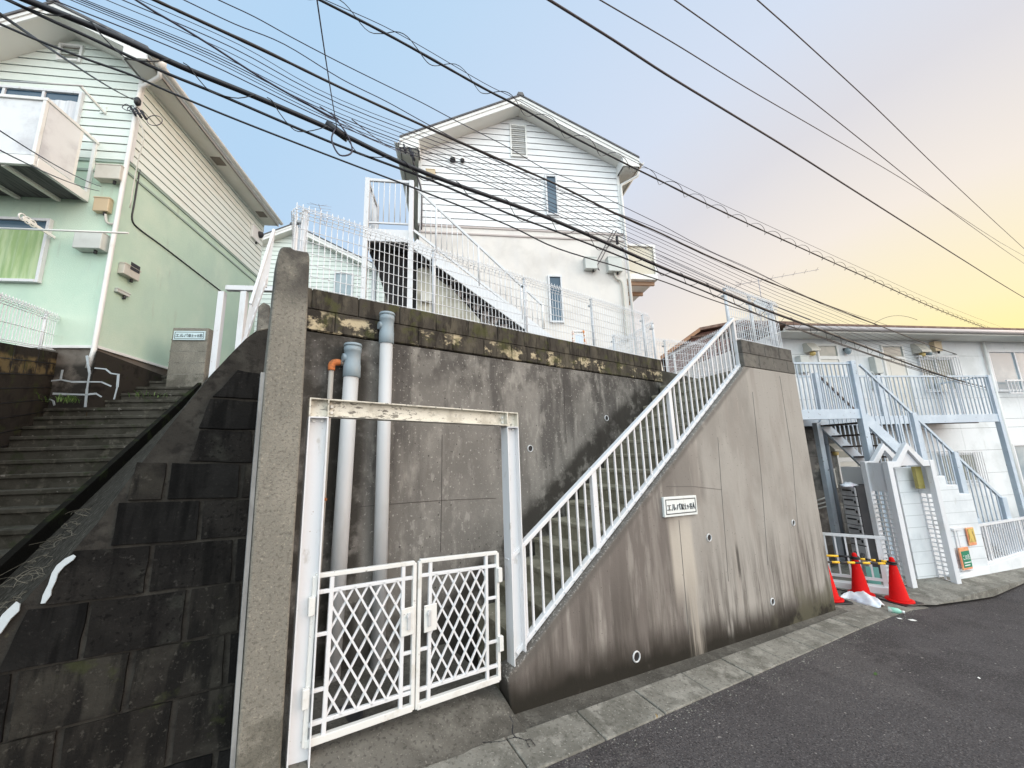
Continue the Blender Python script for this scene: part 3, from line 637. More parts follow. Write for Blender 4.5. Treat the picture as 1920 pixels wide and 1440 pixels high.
mb = MB(); fm = []
for i, bl in enumerate(blocks):
    for a, b, c, d in bl:
        g = 2.6
        pts = [(a+g, ly(lines[i], a+g)+g), (b-g, ly(lines[i], b-g)+g), (d-g, ly(lines[i+1], d-g)-g), (c+g, ly(lines[i+1], c+g)-g)]
        ps = rnd.uniform(-.006, .004); tw = rnd.uniform(-.006, .006)
        P = []
        for k, (x, y) in enumerate(pts):
            x2, y2 = pts[(k+1) % 4]
            for f in (0, .33, .66):
                j = rnd.uniform(-1.6, 1.6) if f else 0
                P.append(loc(FS, TS.at(x+(x2-x)*f+j, y+(y2-y)*f+j, ps)))
        n0 = len(mb.F); mb.ext(P, loc(FS, FS.o+TS.n*.06)-loc(FS, FS.o)); fm += [(0, 1, 1, 2, 0, 1)[(i*3+int(a/37)) % 6]]*(len(mb.F)-n0)
ob = T.part("stone_block", mb, STONE, bevel=.010); ob.data.materials.append(STONE_K); ob.data.materials.append(STONE_B)
for p_, k_ in zip(ob.data.polygons, fm): p_.material_index = k_
mb = MB()      # upright cap stone beside the post
mb.ext([loc(FS, TS.at(x, y, .01)) for x, y in ((484, 574), (494, 566), (506, 572), (506, 616), (480, 622))], (0, .12, 0))
T.part("cap_stone", mb, POST, bevel=.01)
# white waterproof paint smeared over two joints
def smear(fr_pts, label, w0=1.0):
    mb = MB()
    for pts in fr_pts: mb.ext([FS.w(0*p) if 0 else p for p in pts], Vector((0, .004, 0)))
    return mb
def on_stone(poly, push=-.014): return [TS.at(x, y, push) for x, y in poly]
mb = MB(); mb.ext(on_stone([(137, 1040), (142, 1043), (137, 1050), (120, 1062), (108, 1076), (104, 1090), (96, 1106), (95, 1116), (84, 1131), (76, 1132), (80, 1116), (90, 1096), (97, 1074), (106, 1060), (122, 1047)]), TS.n*.008)
solo("paint_patch", "white paint smear running down the stone wall below the steps", "paint smear", mb, CHALK, group="white paint smears on the stone wall")
mb = MB(); mb.ext(on_stone([(30, 1128), (37, 1132), (35, 1146), (20, 1160), (2, 1186), (-12, 1200), (-14, 1180), (4, 1152)]), TS.n*.008)
solo("paint_patch", "short white paint smear at the left edge of the photo on the stone wall", "paint smear", mb, CHALK, group="white paint smears on the stone wall")

# ================================================================== alley steps, ditch and rubble on the left
aL = Vector((math.sin(R(118.5)), math.cos(R(118.5)), 0)); Rn0 = Vector((-1.39, 5.83, 1.06)); dR = Vector((.068, .301, .17))
mb = MB(); bt = aL.cross(Vector((0, 0, 1)))
for n_ in range(-6, 17):
    Rn = Rn0+dR*(n_-1); nx_ = Rn+dR; ln = 3.2 if n_ < 12 else 2.0
    a0 = Rn-aL*ln; a1 = nx_-aL*ln; z = Rn.z
    back_ = Vector((0, 0, 0))
    P = [Vector((Rn.x, Rn.y, 0)), Vector((nx_.x+dR.x*.3, nx_.y+dR.y*.3, 0)), Vector((a1.x+dR.x*.3, a1.y+dR.y*.3, 0)), Vector((a0.x, a0.y, 0))]
    mb.slab([(p.x, p.y) for p in P], z-.75, z)
    nn = Vector((-dR.x, -dR.y, 0)).normalized()*.022
    mb.slab([(P[0].x+nn.x, P[0].y+nn.y), (P[0].x, P[0].y), (P[3].x, P[3].y), (P[3].x+nn.x, P[3].y+nn.y)], z-.05, z-.002)
solo("alley_stair", "long flight of mossy concrete steps in the alley left of the stone wall", "stairs", mb, STEP, WF, Rn0, bevel=.008)
mb = MB()   # upper landing of the alley
e0 = Rn0+dR*15; mb.slab([(e0.x+.6, e0.y-.1), (e0.x+3.2, e0.y+8), (e0.x-1.6, e0.y+9), (e0.x-2.4, e0.y+.9)], 1, e0.z+.0); solo("alley_path", None, None, mb, STEP, kind='structure')
# ditch along the steps and a crumbling strip down to the stone wall
up = []; lowe = []
for i in range(-4, 17):
    p = Rn0+dR*(i-1); up.append(p)
mb = MB(); A = [p+aL*.07+Vector((0, 0, .04)) for p in up]
for a, b, c, d in zip(up, up[1:], A[1:], A): mb.ext([a-Vector((0, 0, .6)), b-Vector((0, 0, .6)), b+Vector((0, 0, .04)), a+Vector((0, 0, .04))], aL*.07)
solo("ditch", None, None, mb, mk("damp_dark_concrete", (.010, .0095, .008), [dict(col=(.022, .028, .012), scale=5, lo=.5, hi=.65)], .9, [(50, .5)], spec=.1), kind='structure')
mb = MB(); E_ = [(-260, 1440), (-120, 1300), (0, 1178), (62, 1108), (128, 1044), (185, 978), (240, 902), (296, 828), (346, 764), (395, 705), (440, 656), (492, 612)]
W2 = [TS.at(x, y, .03) for x, y in E_]
Aa = [A[0].lerp(A[-1], i/11)+aL*.005-Vector((0, 0, .17)) for i in range(12)]
vs = []; nsub = 6
for i in range(12):
    for j in range(nsub+1):
        p = Aa[i].lerp(W2[i], j/nsub); p.z += (rnd.uniform(-.03, .03) if 0 < j < nsub else -.0); vs.append(p)
mb.add(vs, [(i*(nsub+1)+j, i*(nsub+1)+j+1, (i+1)*(nsub+1)+j+1, (i+1)*(nsub+1)+j) for i in range(11) for j in range(nsub)], False)
solo("rubble_bank", None, None, mb, RUBBLE, kind='structure')
def weed(name, label, base, n, h, spread, mat, cat="weed", group=None, curl=.5, r=.003):
    mb = MB()
    for k in range(n):
        a = rnd.uniform(0, 6.28); b = base+Vector((rnd.gauss(0, spread), rnd.gauss(0, spread), 0)); hh = h*rnd.uniform(.5, 1)
        d = Vector((math.cos(a), math.sin(a), 0)); w = Vector((-d.y, d.x, 0))*rnd.uniform(.004, .010)
        P = [b, b+d*hh*.25+Vector((0, 0, hh*.6)), b+d*hh*curl+Vector((0, 0, hh*.85)), b+d*hh*curl*1.7+Vector((0, 0, hh*.7))]
        mb.add([P[0]-w*.5, P[0]+w*.5, P[1]+w, P[1]-w, P[2]+w*.8, P[2]-w*.8, P[3]], [(0, 1, 2, 3), (3, 2, 4, 5), (5, 4, 6)])
    solo(name, label, cat, mb, mat, WF, base, group, kind='stuff')
weed("weed", "tuft of green weeds growing out of the ditch at lower left", Vector(up[1])+aL*.05-Vector((0, 0, .1)), 120, .22, .10, LEAF)
weed("weed", "small green weeds at the foot of the white painted pipe on the steps", along(125, 748, 6.1)-Vector((0, 0, .06)), 60, .14, .14, LEAF)
weed("weed", "thin weeds on the upper alley steps below the block pillar", along(295, 742, 7.0)-Vector((0, 0, .06)), 70, .12, .22, LEAF)
mb = MB()
for k in range(46):
    i = rnd.uniform(1.5, 4.2); i0 = int(i); p = Aa[i0].lerp(W2[i0], rnd.uniform(.3, .95)).lerp(Aa[i0+1].lerp(W2[i0+1], rnd.uniform(.3, .95)), i-i0)
    a = rnd.uniform(0, 6.28); l = rnd.uniform(.06, .18)
    P = [p+Vector((math.cos(a+q*rnd.uniform(.5, 1.2))*l*q/4, math.sin(a+q*.8)*l*q/4, .01+.03*math.sin(q*1.1))) for q in range(5)]
    mb.tube(spline(P, 3), .0016, 4)
solo("dry_root", "tangle of dry straw coloured roots lying on the bank beside the ditch", "dry roots", mb, STRAW, kind="stuff")

# ================================================================== steel gate frame and gate leaves
gl0, gl1 = FG.px(578, 770)[0], FG.px(612, 790)[0]; gz1 = FG.px(577, 747)[1]; gr0, gr1 = FG.px(937, 800)[0], FG.px(966, 800)[0]
gz1r = FG.px(965, 775)[1]
T = Thing("steel_gateway", "white steel portal frame of two columns and a peeling cream beam around the lattice gate", "gate frame", FG, (gl0, 0, 0))
def hsec(s0, s1, z0, z1, mb, d=.10, f=.008):
    mb.box(s0, s0+f, -d/2, d/2, z0, z1); mb.box(s1-f, s1, -d/2, d/2, z0, z1); mb.box(s0+f, s1-f, -.004, .004, z0, z1)
wcol = .112
mb = MB(); hsec(gl0, gl0+wcol, -.25, gz1-.125, mb); mb.box(gl0, gl0+wcol, -.05, .05, gz1-.125, gz1-.117); c1 = T.part("column", mb, WHITE)
for dx in (-.024, .024):
    mb = MB(); mb.box(gl0+wcol/2+dx-.009, gl0+wcol/2+dx+.009, -.016, -.004, gz1-.150, gz1-.134)
    T.part("bolt", mb, WHITE_OLD, parent=c1, bevel=.003)
grl = gr1-wcol
mb = MB(); hsec(grl, gr1, -.40, gz1r-.117, mb); mb.box(grl, gr1, -.05, .05, gz1r-.125, gz1r-.117); c2 = T.part("column", mb, WHITE)
for dx in (-.024, .024):
    mb = MB(); mb.box(grl+wcol/2+dx-.009, grl+wcol/2+dx+.009, -.016, -.004, gz1r-.150, gz1r-.134)
    T.part("bolt", mb, WHITE_OLD, parent=c2, bevel=.003)
mb = MB()   # beam: an H section on its side between two boxed corners, very slightly out of level
def zb(s): return gz1+(gz1r-gz1)*(s-gl0)/(gr1-gl0)
def sl(mb, s0, s1, dz0, dz1, t0, t1): mb.prism([(s0, zb(s0)+dz0), (s1, zb(s1)+dz0), (s1, zb(s1)+dz1), (s0, zb(s0)+dz1)], t0, t1)
sl(mb, gl0, gr1, -.008, 0, -.05, .05); sl(mb, gl0+wcol, grl, -.113, -.105, -.05, .05); sl(mb, gl0+.004, gr1-.004, -.112, -.004, -.004, .004)
for s in (gl0, gl0+wcol-.008, grl, gr1-.008): sl(mb, s, s+.008, -.118, -.008, -.05, .05)
bm_ = T.part("beam", mb, BEAM_PAINT)
for s in (gl0+wcol+.012, grl-.030):
    for dz in (-.045, -.085):
        mb = MB(); mb.box(s, s+.018, -.016, -.004, zb(s)+dz-.009, zb(s)+dz+.009)
        T.part("bolt", mb, WHITE_OLD, parent=bm_, bevel=.003)

def leaf(label, TL, TR, BR, BL, mirror):
    c = [FG.p3(*p, -.012) for p in (TL, TR, BR, BL)]
    def m(a, b): # a: 0 left..1 right, b: 0 top..1 bottom
        return (c[0]*(1-a)+c[1]*a)*(1-b)+(c[3]*(1-a)+c[2]*a)*b
    T = Thing("gate_leaf", label, "gate", FG, m(0 if not mirror else 1, 1), "lattice gate leaves")
    A = (lambda a: 1-a) if mirror else (lambda a: a)
    S = (0, 1, 0)
    mb = MB(); w = .030
    for p, q in (((0, 0), (1, 0)), ((0, 0), (0, 1)), ((1, 0), (1, 1))): mb.bar(m(*p), m(*q), .030, .026, S)
    mb.bar(m(0, .985), m(1, .985), .034, .040, S)
    for a, b, hz in ((0, 1, 0), (1, 1, 0)):
        p = m(a, .965); mb.bar(p+Vector((-.05, -.002, 0)), p+Vector((.05, -.002, 0)), .036, .06, S) if 0 else None
    fr_ = T.part("frame", mb, WHITE_OLD, bevel=.004)
    i0, i1, j0, j1 = .155, .875, .105, .885
    mb = MB()
    for a in (i0, i1): mb.bar(m(A(a), .015), m(A(a), .97), .024, .024, S)
    for b in (j0, j1): mb.bar(m(0, b), m(1, b), .022, .022, S)
    for b in ((.37, .70) if not mirror else (.36, .70)): mb.bar(m(A(0), b), m(A(i0), b), .018, .020, S)
    for b in ((.62, .85) if not mirror else (.62,)): mb.bar(m(A(i1), b), m(A(1), b), .018, .020, S)
    T.part("inner_frame", mb, WHITE, bevel=.003)
    mb = MB(); nc, nr = 5, 4.5
    def P(u, v): return m(A(i0+(i1-i0)*u/nc), j0+(j1-j0)*v/nr)
    for k in range(-6, 12):
        for sg in (1, -1):
            seg = []
            x_at = lambda v: k+.5+sg*v
            lo, hi = 0.0, nr
            va = [0.0, nr]
            v0 = max(0, min((0-(k+.5))*sg, (nc-(k+.5))*sg)); v1 = min(nr, max((0-(k+.5))*sg, (nc-(k+.5))*sg))
            if v1-v0 > .05:
                off = Vector((0, -.005 if sg > 0 else .005, 0)); mb.bar(P(x_at(v0), v0)+off, P(x_at(v1), v1)+off, .012, .012, S)
    T.part("lattice", mb, WHITE)
    p = m(A(.905), .40) if not mirror else m(A(.90), .40); wl = .05
    p = m(.935, .395) if not mirror else m(.105, .405)
    mb = MB(); mb.box(p.x-.050, p.x+.036, -.040, -.028, p.z-.085, p.z+.08) if not mirror else mb.box(p.x-.034, p.x+.055, -.040, -.028, p.z-.085, p.z+.08)
    lp = T.part("latch_plate", mb, WHITE_OLD, bevel=.004)
    mb = MB(); mb.box(p.x-.012, p.x+.012, -.050, -.040, p.z-.05, p.z+.05); mb.lathe((p.x-.012, -.055, p.z+.02), [(.008, 0), (.008, .02)], 8); T.part("latch_bolt", mb, PVC, parent=lp, bevel=.003)
    for b in (.18, .72):
        mb = MB(); e = m(A(0), b); mb.box(e.x-.028, e.x+.006, -.045, -.012, e.z-.05, e.z+.05) if not mirror else mb.box(e.x-.006, e.x+.03, -.045, -.012, e.z-.05, e.z+.05)
        T.part("hinge", mb, WHITE_OLD, bevel=.004)
leaf("wider white lattice gate leaf in front of the grey pipes", (591, 1080), (777, 1055), (772, 1330), (570, 1400), False)
leaf("narrower white lattice gate leaf beside the stair railing", (787, 1052), (931, 1036), (935, 1275), (781, 1328), True)

# ================================================================== drain pipes behind the gate
def big_pipe(label, xt, yt, xb, yb, r, t):
    tp, bp = FR.px(xt, yt, t), FR.px(xb, yb, t); z0 = -.25
    T = Thing("drain_pipe", label, "pipe", FR, (bp[0], t, z0), "grey drain pipes against the dark wall")
    mb = MB(); mb.tube([(bp[0], t, z0), (tp[0], t, tp[1]-.08)], r, 20); T.part("pipe", mb, PVC)
    mb = MB(); zt = tp[1]; s = tp[0]
    mb.lathe((s, t, 0), [(r*1.08, zt-.30), (r*1.16, zt-.295), (r*1.16, zt-.19), (r*1.10, zt-.185), (r*1.10, zt-.075), (r*1.17, zt-.07), (r*1.17, zt-.02)], 24)
    mb.tube([(s, t, zt-.13), (s-r*1.35, t, zt-.13)], r*.62, 12); f = T.part("fitting", mb, PVC_CAP)
    mb = MB(); mb.lathe((s, t, 0), [(r*1.24, zt-.022), (r*1.26, zt-.012), (r*1.18, zt+.002), (r*.5, zt+.008)], 24); T.part("cap", mb, PVC_CAP, parent=f)
    return zt
big_pipe("shorter thick grey drain pipe with rusty elbow joined to its top", 662, 646, 620, 1282, .062, -.085)
big_pipe("tallest thick grey drain pipe reaching the sooty blocks", 726, 588, 707, 1265, .058, -.085)
T = Thing("thin_pipe", "thin rusting pipe with orange elbow left of the thick grey pipes", "pipe", FR, (.66, -.06, -.2))
P = [FR.p3(x, y, -.06) for x, y in ((622, 685), (611, 800), (601, 935), (590, 1080), (575, 1290))]
mb = MB(); mb.tube([(P[0].x, -.06, P[0].z), (P[-1].x+.03, -.06, -.25)], .021, 12); T.part("pipe", mb, RUST_PIPE)
e = P[0]; mb = MB(); mb.tube(spline([e+Vector((0, 0, -.045)), e, e+Vector((.012, 0, .022)), e+Vector((.035, 0, .032)), e+Vector((.065, 0, .032))], 4), .029, 12); T.part("elbow", mb, RUST)
mb = MB(); mb.tube([e+Vector((.06, 0, .032)), e+Vector((.135, 0, .032))], .019, 10); mb.tube([e+Vector((.075, 0, .032)), e+Vector((.09, 0, .032))], .026, 8); T.part("nipple", mb, RUST_PIPE)
c = FR.p3(602, 936, -.06); mb = MB(); mb.tube([c+Vector((0, 0, -.04)), c+Vector((0, 0, .04))], .028, 10); mb.tube([c+Vector((0, -.01, 0)), c+Vector((.03, -.045, 0))], .012, 8); T.part("coupling", mb, RUST)
mb = MB(); q = hit(652, 1368, Vector((0, 0, 1)), Vector((0, 0, .0))); q.y = max(q.y, 2.92); zc = zap(q.x, q.y)-.002
mb.lathe((q.x, q.y, zc), [(.13, -.02), (.13, .006), (.12, .008), (.115, .003), (.02, .003)], 28)
solo("manhole_cover", "round dark drain cover in the concrete under the wider gate leaf", "drain cover", mb, CHAR, WF, (q.x, q.y, zc))

# ================================================================== white stair railing
rb0, rb1 = FW.px(966, 1224, .08), FW.px(1390, 679, .08); rt0, rt1 = FW.px(951, 1051, .08), FW.px(1374, 598, .08)
T = Thing("stair_railing", "white steel railing with thin balusters climbing the sloping concrete wall", "railing", FW, (rb0[0], .08, rb0[1]))
v3 = lambda p, t=.08: Vector((p[0], t, p[1]))
mb = MB(); mb.bar(v3(rt0), v3(rt1), .058, .036, (0, 1, 0)); T.part("handrail", mb, WHITE, bevel=.006)
mb = MB(); mb.bar(v3(rb0), v3(rb1), .055, .034, (0, 1, 0)); br = T.part("bottom_rail", mb, WHITE, bevel=.004)
nb = 36; posts = (0, 8, 20, 35); lb, lt_ = Vector(rb0), Vector(rt0); 
for i in range(nb):
    f = (i+.3)/(nb-.4); s = rb0[0]+.045+(rb1[0]-rb0[0]-.09)*f
    zb_ = rb0[1]+(rb1[1]-rb0[1])*(s-rb0[0])/(rb1[0]-rb0[0]); zt_ = rt0[1]+(rt1[1]-rt0[1])*(s-rt0[0])/(rt1[0]-rt0[0])
    if i in posts:
        mb = MB(); mb.box(s-.022, s+.022, .058, .102, zb_-.07, zt_+.02); T.part("post", mb, WHITE, bevel=.004)
        mb = MB(); mb.box(s+.030, s+.046, .071, .089, zb_, zt_); T.part("baluster", mb, WHITE)
    else:
        mb = MB(); mb.box(s-.008, s+.008, .072, .088, zb_-.012, zt_); T.part("baluster", mb, WHITE)
for i in range(nb):
    f = (i+.3)/(nb-.4); s = rb0[0]+.045+(rb1[0]-rb0[0]-.09)*f; zb_ = rb0[1]+(rb1[1]-rb0[1])*(s-rb0[0])/(rb1[0]-rb0[0])
    mb = MB(); mb.lathe((s, .0475, zb_-.004), [(.007, -.006), (.007, .006)], 6)
    T.part("screw", mb, PVC, parent=br)

# ================================================================== white wire mesh fences with folded top and bottom edges
def mesh_fence(name, label, fr, p0, p1, h, nposts, pitch=.05, group=None, r=.0040, rise=None, front=-1, nh=6):
    p0, p1 = Vector(p0), Vector(p1); L = (p1-p0).length; d = (p1-p0)/L; side = Vector((d.y, -d.x, 0)).normalized()*(-front)
    T = Thing(name, label, "fence", fr, p0, group)
    prof = [(.0, .040), (.035, .0), (h-.12, .0), (h-.065, .034), (h-.01, .0), (h+.022, .0)]
    off = lambda o: side*o
    mb = MB(); n = max(2, int(L/pitch))
    for i in range(n+1):
        b = p0+d*(L*i/n); mb.tube([b+Vector((0, 0, z))+off(o) for z, o in prof], r, 4, False)
    zs = [(0.0, .040), (.035, 0)]+[(z, 0) for z in [.035+(h-.155)*k/nh for k in range(1, nh+1)]]+[(h-.065, .034), (h-.01, 0), (h-.035, .018), (h-.09, .018)]
    for z, o in zs: mb.tube([p0+Vector((0, 0, z))+off(o+.005), p1+Vector((0, 0, z))+off(o+.005)], r*.9, 4, False)
    T.part("wire_mesh", mb, WIRE_WHITE)
    for i in range(nposts):
        b = p0+d*(L*(i+.06)/(nposts-.88) if nposts > 1 else L/2)-side*.045
        mb = MB(); mb.tube([b-Vector((0, 0, .10)), b+Vector((0, 0, h-.02))], .022, 10); pp = T.part("post", mb, WHITE)
        mb = MB(); mb.lathe(b+Vector((0, 0, h-.025)), [(.025, 0), (.025, .02), (.012, .03)], 10); mb.box(b.x-.03, b.x+.03, b.y-.005, b.y+.05, b.z+h-.12, b.z+h-.10); T.part("clamp", mb, PVC, parent=pp)
    return T
hf = FR.px(690, 442, .08)[1]-3.09
zf = lambda x, y, t=.08: FR.px(x, y, t)
f0, f1 = zf(543, 560)[0], zf(1222, 670)[0]
HF = .80
mesh_fence("mesh_fence", "long white wire mesh fence on the sooty blocks above the gate", FR, (f0, .08, 3.095), (f1, .08, 3.095), HF, 5)
e = FR.w((f0, .08, 0)); FA = Fr((e.x, e.y), 8)
mesh_fence("mesh_fence", "short white wire mesh fence seen edge-on running back from the concrete post", FA, (0.02, 0, 3.095), (3.4, 0, 3.2), HF, 3, front=1)
# fence on the blocks at the right-hand end, and the returns around the stair head
a0, a1 = FW.px(1388, 632, .1), FW.px(1474, 652, .1)
hR = FW.px(1380, 552, .1)[1]-3.06
mesh_fence("mesh_fence", "white wire mesh fence on the grey blocks at the head of the concrete stair", FW, (3.66, .1, 3.06), (5.0, .1, 3.06), .78, 3)
e = FW.w((5.0, .1, 0)); FE = Fr((e.x, e.y), 28.5)
mesh_fence("mesh_fence", "white wire mesh fence running back from the end of the grey blocks", FE, (.03, 0, 3.06), (3.2, 0, 3.06), .78, 2, front=1)
e = FR.w((5.80, .08, 0)); FE2 = Fr((e.x, e.y), 24)
mesh_fence("mesh_fence", "white wire mesh fence running back beside the white house", FE2, (.03, 0, 3.0), (3.0, 0, 3.0), .82, 3, front=1)
FE3 = Fr(FW.w((4.1, 1.75, 0)), 105)
mesh_fence("mesh_fence", "white wire mesh fence behind the top of the stair railing", FE3, (-.9, 0, 2.66), (1.5, 0, 2.66), .95, 3, pitch=.06)
# sloping white balustrade of the alley, seen almost edge-on left of the concrete post
T = Thing("stair_balustrade", "sloping white balustrade seen edge-on between the green house and the concrete post", "railing", WF, along(462, 640, 4.4))
A1, B1 = along(458, 650, 4.4), along(512, 428, 4.75)
B0 = B1-Vector((0, 0, .0)); 
top_a, top_b, bot_a, bot_b = along(470, 572, 4.3), along(514, 432, 5.0), along(456, 648, 4.3), along(500, 520, 5.0)
mb = MB(); mb.bar(top_a, top_b, .05, .03, (0, 0, 1)); T.part("handrail", mb, WHITE)
mb = MB(); mb.bar(bot_a, bot_b, .05, .03, (0, 0, 1)); T.part("bottom_rail", mb, WHITE)
for i in range(9):
    f = i/8; p, q = bot_a.lerp(bot_b, f), top_a.lerp(top_b, f); mb = MB(); mb.bar(p-Vector((0, 0, .15 if i in (0, 8) else 0)), q, .03 if i in (0, 8) else .016, .03, (1, 0, 0)); T.part("post" if i in (0, 8) else "baluster", mb, WHITE)
# white steel frame at the head of the alley
T = Thing("steel_gateway", "white steel frame standing at the top of the alley steps by the green house", "gate frame", FL, FL.loc(along(398, 700, 6.6)))
P = FL.loc(along(400, 705, 6.6)); t_ = P.y; q = lambda x, y: FL.p3(x, y, t_)
for xa, ya, xb, yb in ((432, 548, 400, 705), (470, 548, 448, 660)):
    a, b = q(xa, ya), q(xb, yb); mb = MB(); mb.box(b.x-.05, b.x+.05, t_-.05, t_+.05, b.z-.3, a.z); T.part("column", mb, WHITE, bevel=.004)
a, b = q(428, 545), q(500, 538); 
mb = MB(); mb.box(a.x-.03, a.x+1.0, t_-.05, t_+.05, a.z, a.z+.09); T.part("beam", mb, WHITE, bevel=.004)

# ================================================================== houses
def window(T, fr, s0, s1, z0, z1, t, glass=GLASS, fw=.045, curtain=None, sashes=1, name="window", depth=.05, cur_frac=1.0, frame_mat=WHITE):
    mb = MB()
    mb.box(s0, s0+fw, t-depth, t+.02, z0, z1); mb.box(s1-fw, s1, t-depth, t+.02, z0, z1)
    mb.box(s0+fw, s1-fw, t-depth, t+.02, z1-fw, z1); mb.box(s0+fw, s1-fw, t-depth-.012, t+.02, z0, z0+fw)
    for k in range(1, sashes):
        s = s0+(s1-s0)*k/sashes; mb.box(s-fw*.45, s+fw*.45, t-depth*.8, t+.02, z0+fw, z1-fw)
    w = T.part(name, mb, frame_mat, bevel=.004)
    mb = MB(); mb.box(s0+fw, s1-fw, t-.012, t-.006, z0+fw, z1-fw); T.part("pane", mb, glass, parent=w)
    if curtain:
        mb = MB(); n = 44; vs = []
        zt = z0+fw+.002+(z1-z0-2*fw)*cur_frac
        for i in range(n+1):
            s = s0+fw+(s1-s0-2*fw)*i/n; dt = -.020+.007*math.sin(i*1.35)+.003*math.sin(i*.6)
            vs += [(s, t+dt-.004, z0+fw+.002), (s, t+dt-.004, zt)]
        mb.add(vs, [(2*i, 2*i+2, 2*i+3, 2*i+1) for i in range(n)], True); T.part("curtain", mb, curtain, parent=w)
    return w
def roof(T, fr, s0, s1, rs, rz, k, ovf, ovs, dep, fascia=.20, gut=True, mat=ROOF, back=.3, kl=None, leftbox=True):
    """gable roof whose soffit meets the wall along z = rz - k|s-rs|"""
    kl = kl or k
    ze = lambda s: rz-(k if s > rs else kl)*abs(s-rs)
    L0, L1 = s0-ovs, s1+ovs
    mb = MB()
    for a, b in ((L0, rs), (rs, L1)): mb.prism([(a, ze(a)+fascia+.015), (b, ze(b)+fascia+.015), (b, ze(b)+fascia+.06), (a, ze(a)+fascia+.06)], -ovf-.04, dep+back)
    mb.prism([(rs-.10, rz+fascia+.02), (rs+.10, rz+fascia+.02), (rs+.06, rz+fascia+.11), (rs-.06, rz+fascia+.11)], -ovf-.05, dep+back)
    rf = T.part("roof", mb, mat)
    mb = MB()
    for a, b in ((L0, rs), (rs, L1)): mb.prism([(a, ze(a)), (b, ze(b)), (b, ze(b)+fascia+.01), (a, ze(a)+fascia+.01)], -ovf, -ovf+.03)
    for a, b in ((L0, rs), (rs, L1)): mb.prism([(a, ze(a)+fascia*.62), (b, ze(b)+fascia*.62), (b, ze(b)+fascia+.01), (a, ze(a)+fascia+.01)], -ovf-.018, -ovf-.002)
    T.part("barge_board", mb, TRIM, parent=rf)
    mb = MB()
    for a, b in ((L0, rs), (rs, L1)): mb.prism([(a, ze(a)+.002), (b, ze(b)+.002), (b, ze(b)+.022), (a, ze(a)+.022)], -ovf+.03, 0.04)
    for e, w_, sg in ((L1, s1, 1), (L0, s0, -1)):
        zh = ze(e)-.03
        mb.prism([(w_, zh), (e, zh), (e, zh+.02), (w_, zh+.02)], -ovf+.03, dep+back-.05)
        T_ = None
    T.part("soffit", mb, SOFFIT, parent=rf)
    for e, w_, sg in ((L1, s1, 1), (L0, s0, -1)):
        mb = MB(); zh = ze(e)-.03
        mb.prism([(w_+.002*sg, zh-.0), (e, zh), (e, ze(e)-.0), (w_+.002*sg, ze(w_)-.0)], -ovf-.004, -ovf+.05)
        mb.prism([(w_-.02*sg, zh-.0), (w_+.03*sg, zh), (w_+.03*sg, ze(w_)), (w_-.02*sg, ze(w_))], -ovf+.05, 0)
        mb.box(min(e, e-.025*sg), max(e, e-.025*sg), -ovf, dep+back, zh, ze(e)+fascia)
        T.part("eave_box", mb, TRIM, parent=rf)
    for e, sg in ((L1, 1), (L0, -1)):
        mb = MB(); zg = ze(e)+fascia*.45; n = 7; prof = []
        for i in range(n): a = math.pi+math.pi*i/(n-1); prof.append((e+sg*.075+.062*math.cos(a), zg+.02+.062*math.sin(a)))
        prof += [(p[0]*1.0+(.004 if p[0] < e+sg*.075 else -.004)*0, p[1]+.0) for p in []]
        ring = prof+[(e+sg*.075+.054*math.cos(math.pi+math.pi*i/(n-1)), zg+.026+.054*math.sin(math.pi+math.pi*i/(n-1))) for i in range(n-1, -1, -1)]
        mb.prism(ring, -ovf-.02, dep+back); T.part("gutter", mb, TRIM, parent=rf)
    return ze, rf
def gable_poly(s0, s1, rs, ze, z0): return [(s0, z0), (s1, z0), (s1, ze(s1)), (rs, ze(rs)), (s0, ze(s0))]
def louvre(T, fr, s0, s1, z0, z1, n=9):
    mb = MB(); f = .04
    mb.box(s0, s0+f, -.05, 0, z0, z1); mb.box(s1-f, s1, -.05, 0, z0, z1); mb.box(s0+f, s1-f, -.05, 0, z1-f, z1); mb.box(s0+f, s1-f, -.065, 0, z0, z0+f)
    h = (z1-z0-2*f)/n
    for k in range(n):
        z = z0+f+h*k; mb.add([(s0+f, -.045, z+.2*h), (s1-f, -.045, z+.2*h), (s1-f, -.012, z+h*.95), (s0+f, -.012, z+h*.95)], [(0, 1, 2, 3)])
    v = T.part("gable_vent", mb, TRIM)
    mb = MB(); mb.box(s0+f, s1-f, -.010, -.004, z0+f, z1-f); T.part("vent_back", mb, BOX_B, parent=v)

# ---------------- house in the middle
q = FC.px
s0, s1 = -5.43, -.06
z_belt, zb2 = q(980, 431)[1], q(980, 444)[1]
gz = 2.6
rs = (q(968, 213, -.0)[0]+s0*.5+s1*.5)/2
rz = q(968, 218, 0)[1]-.02; kk = (rz-q(1150, 318, 0)[1]-.05)/(s1-rs)
TC = Thing("white_house", "white two-storey gabled house with lap siding above and stucco below, in the middle", "house", FC, ((s0+s1)/2, 2, gz))
dep = 8.0
ze_, rfC = roof(TC, FC, s0, s1, rs, rz, kk, .42, .46, dep)
mb = MB(); mb.slab([(s0, 0), (s1, 0), (s1, dep), (s0, dep)], gz, z_belt+.0); wl = TC.part("wall", mb, STUC_W)
mb = MB(); lap_siding(mb, gable_poly(s0, s1, rs, ze_, z_belt+.02), 0, .185, z_belt+.02)
sd_ = TC.part("siding", mb, SIDE_W)
mb = MB(); P = gable_poly(s0+.01, s1-.01, rs, lambda s: ze_(s)-.004, z_belt); mb.prism(P, .004, dep); TC.part("siding_backing", mb, GAP, parent=sd_)
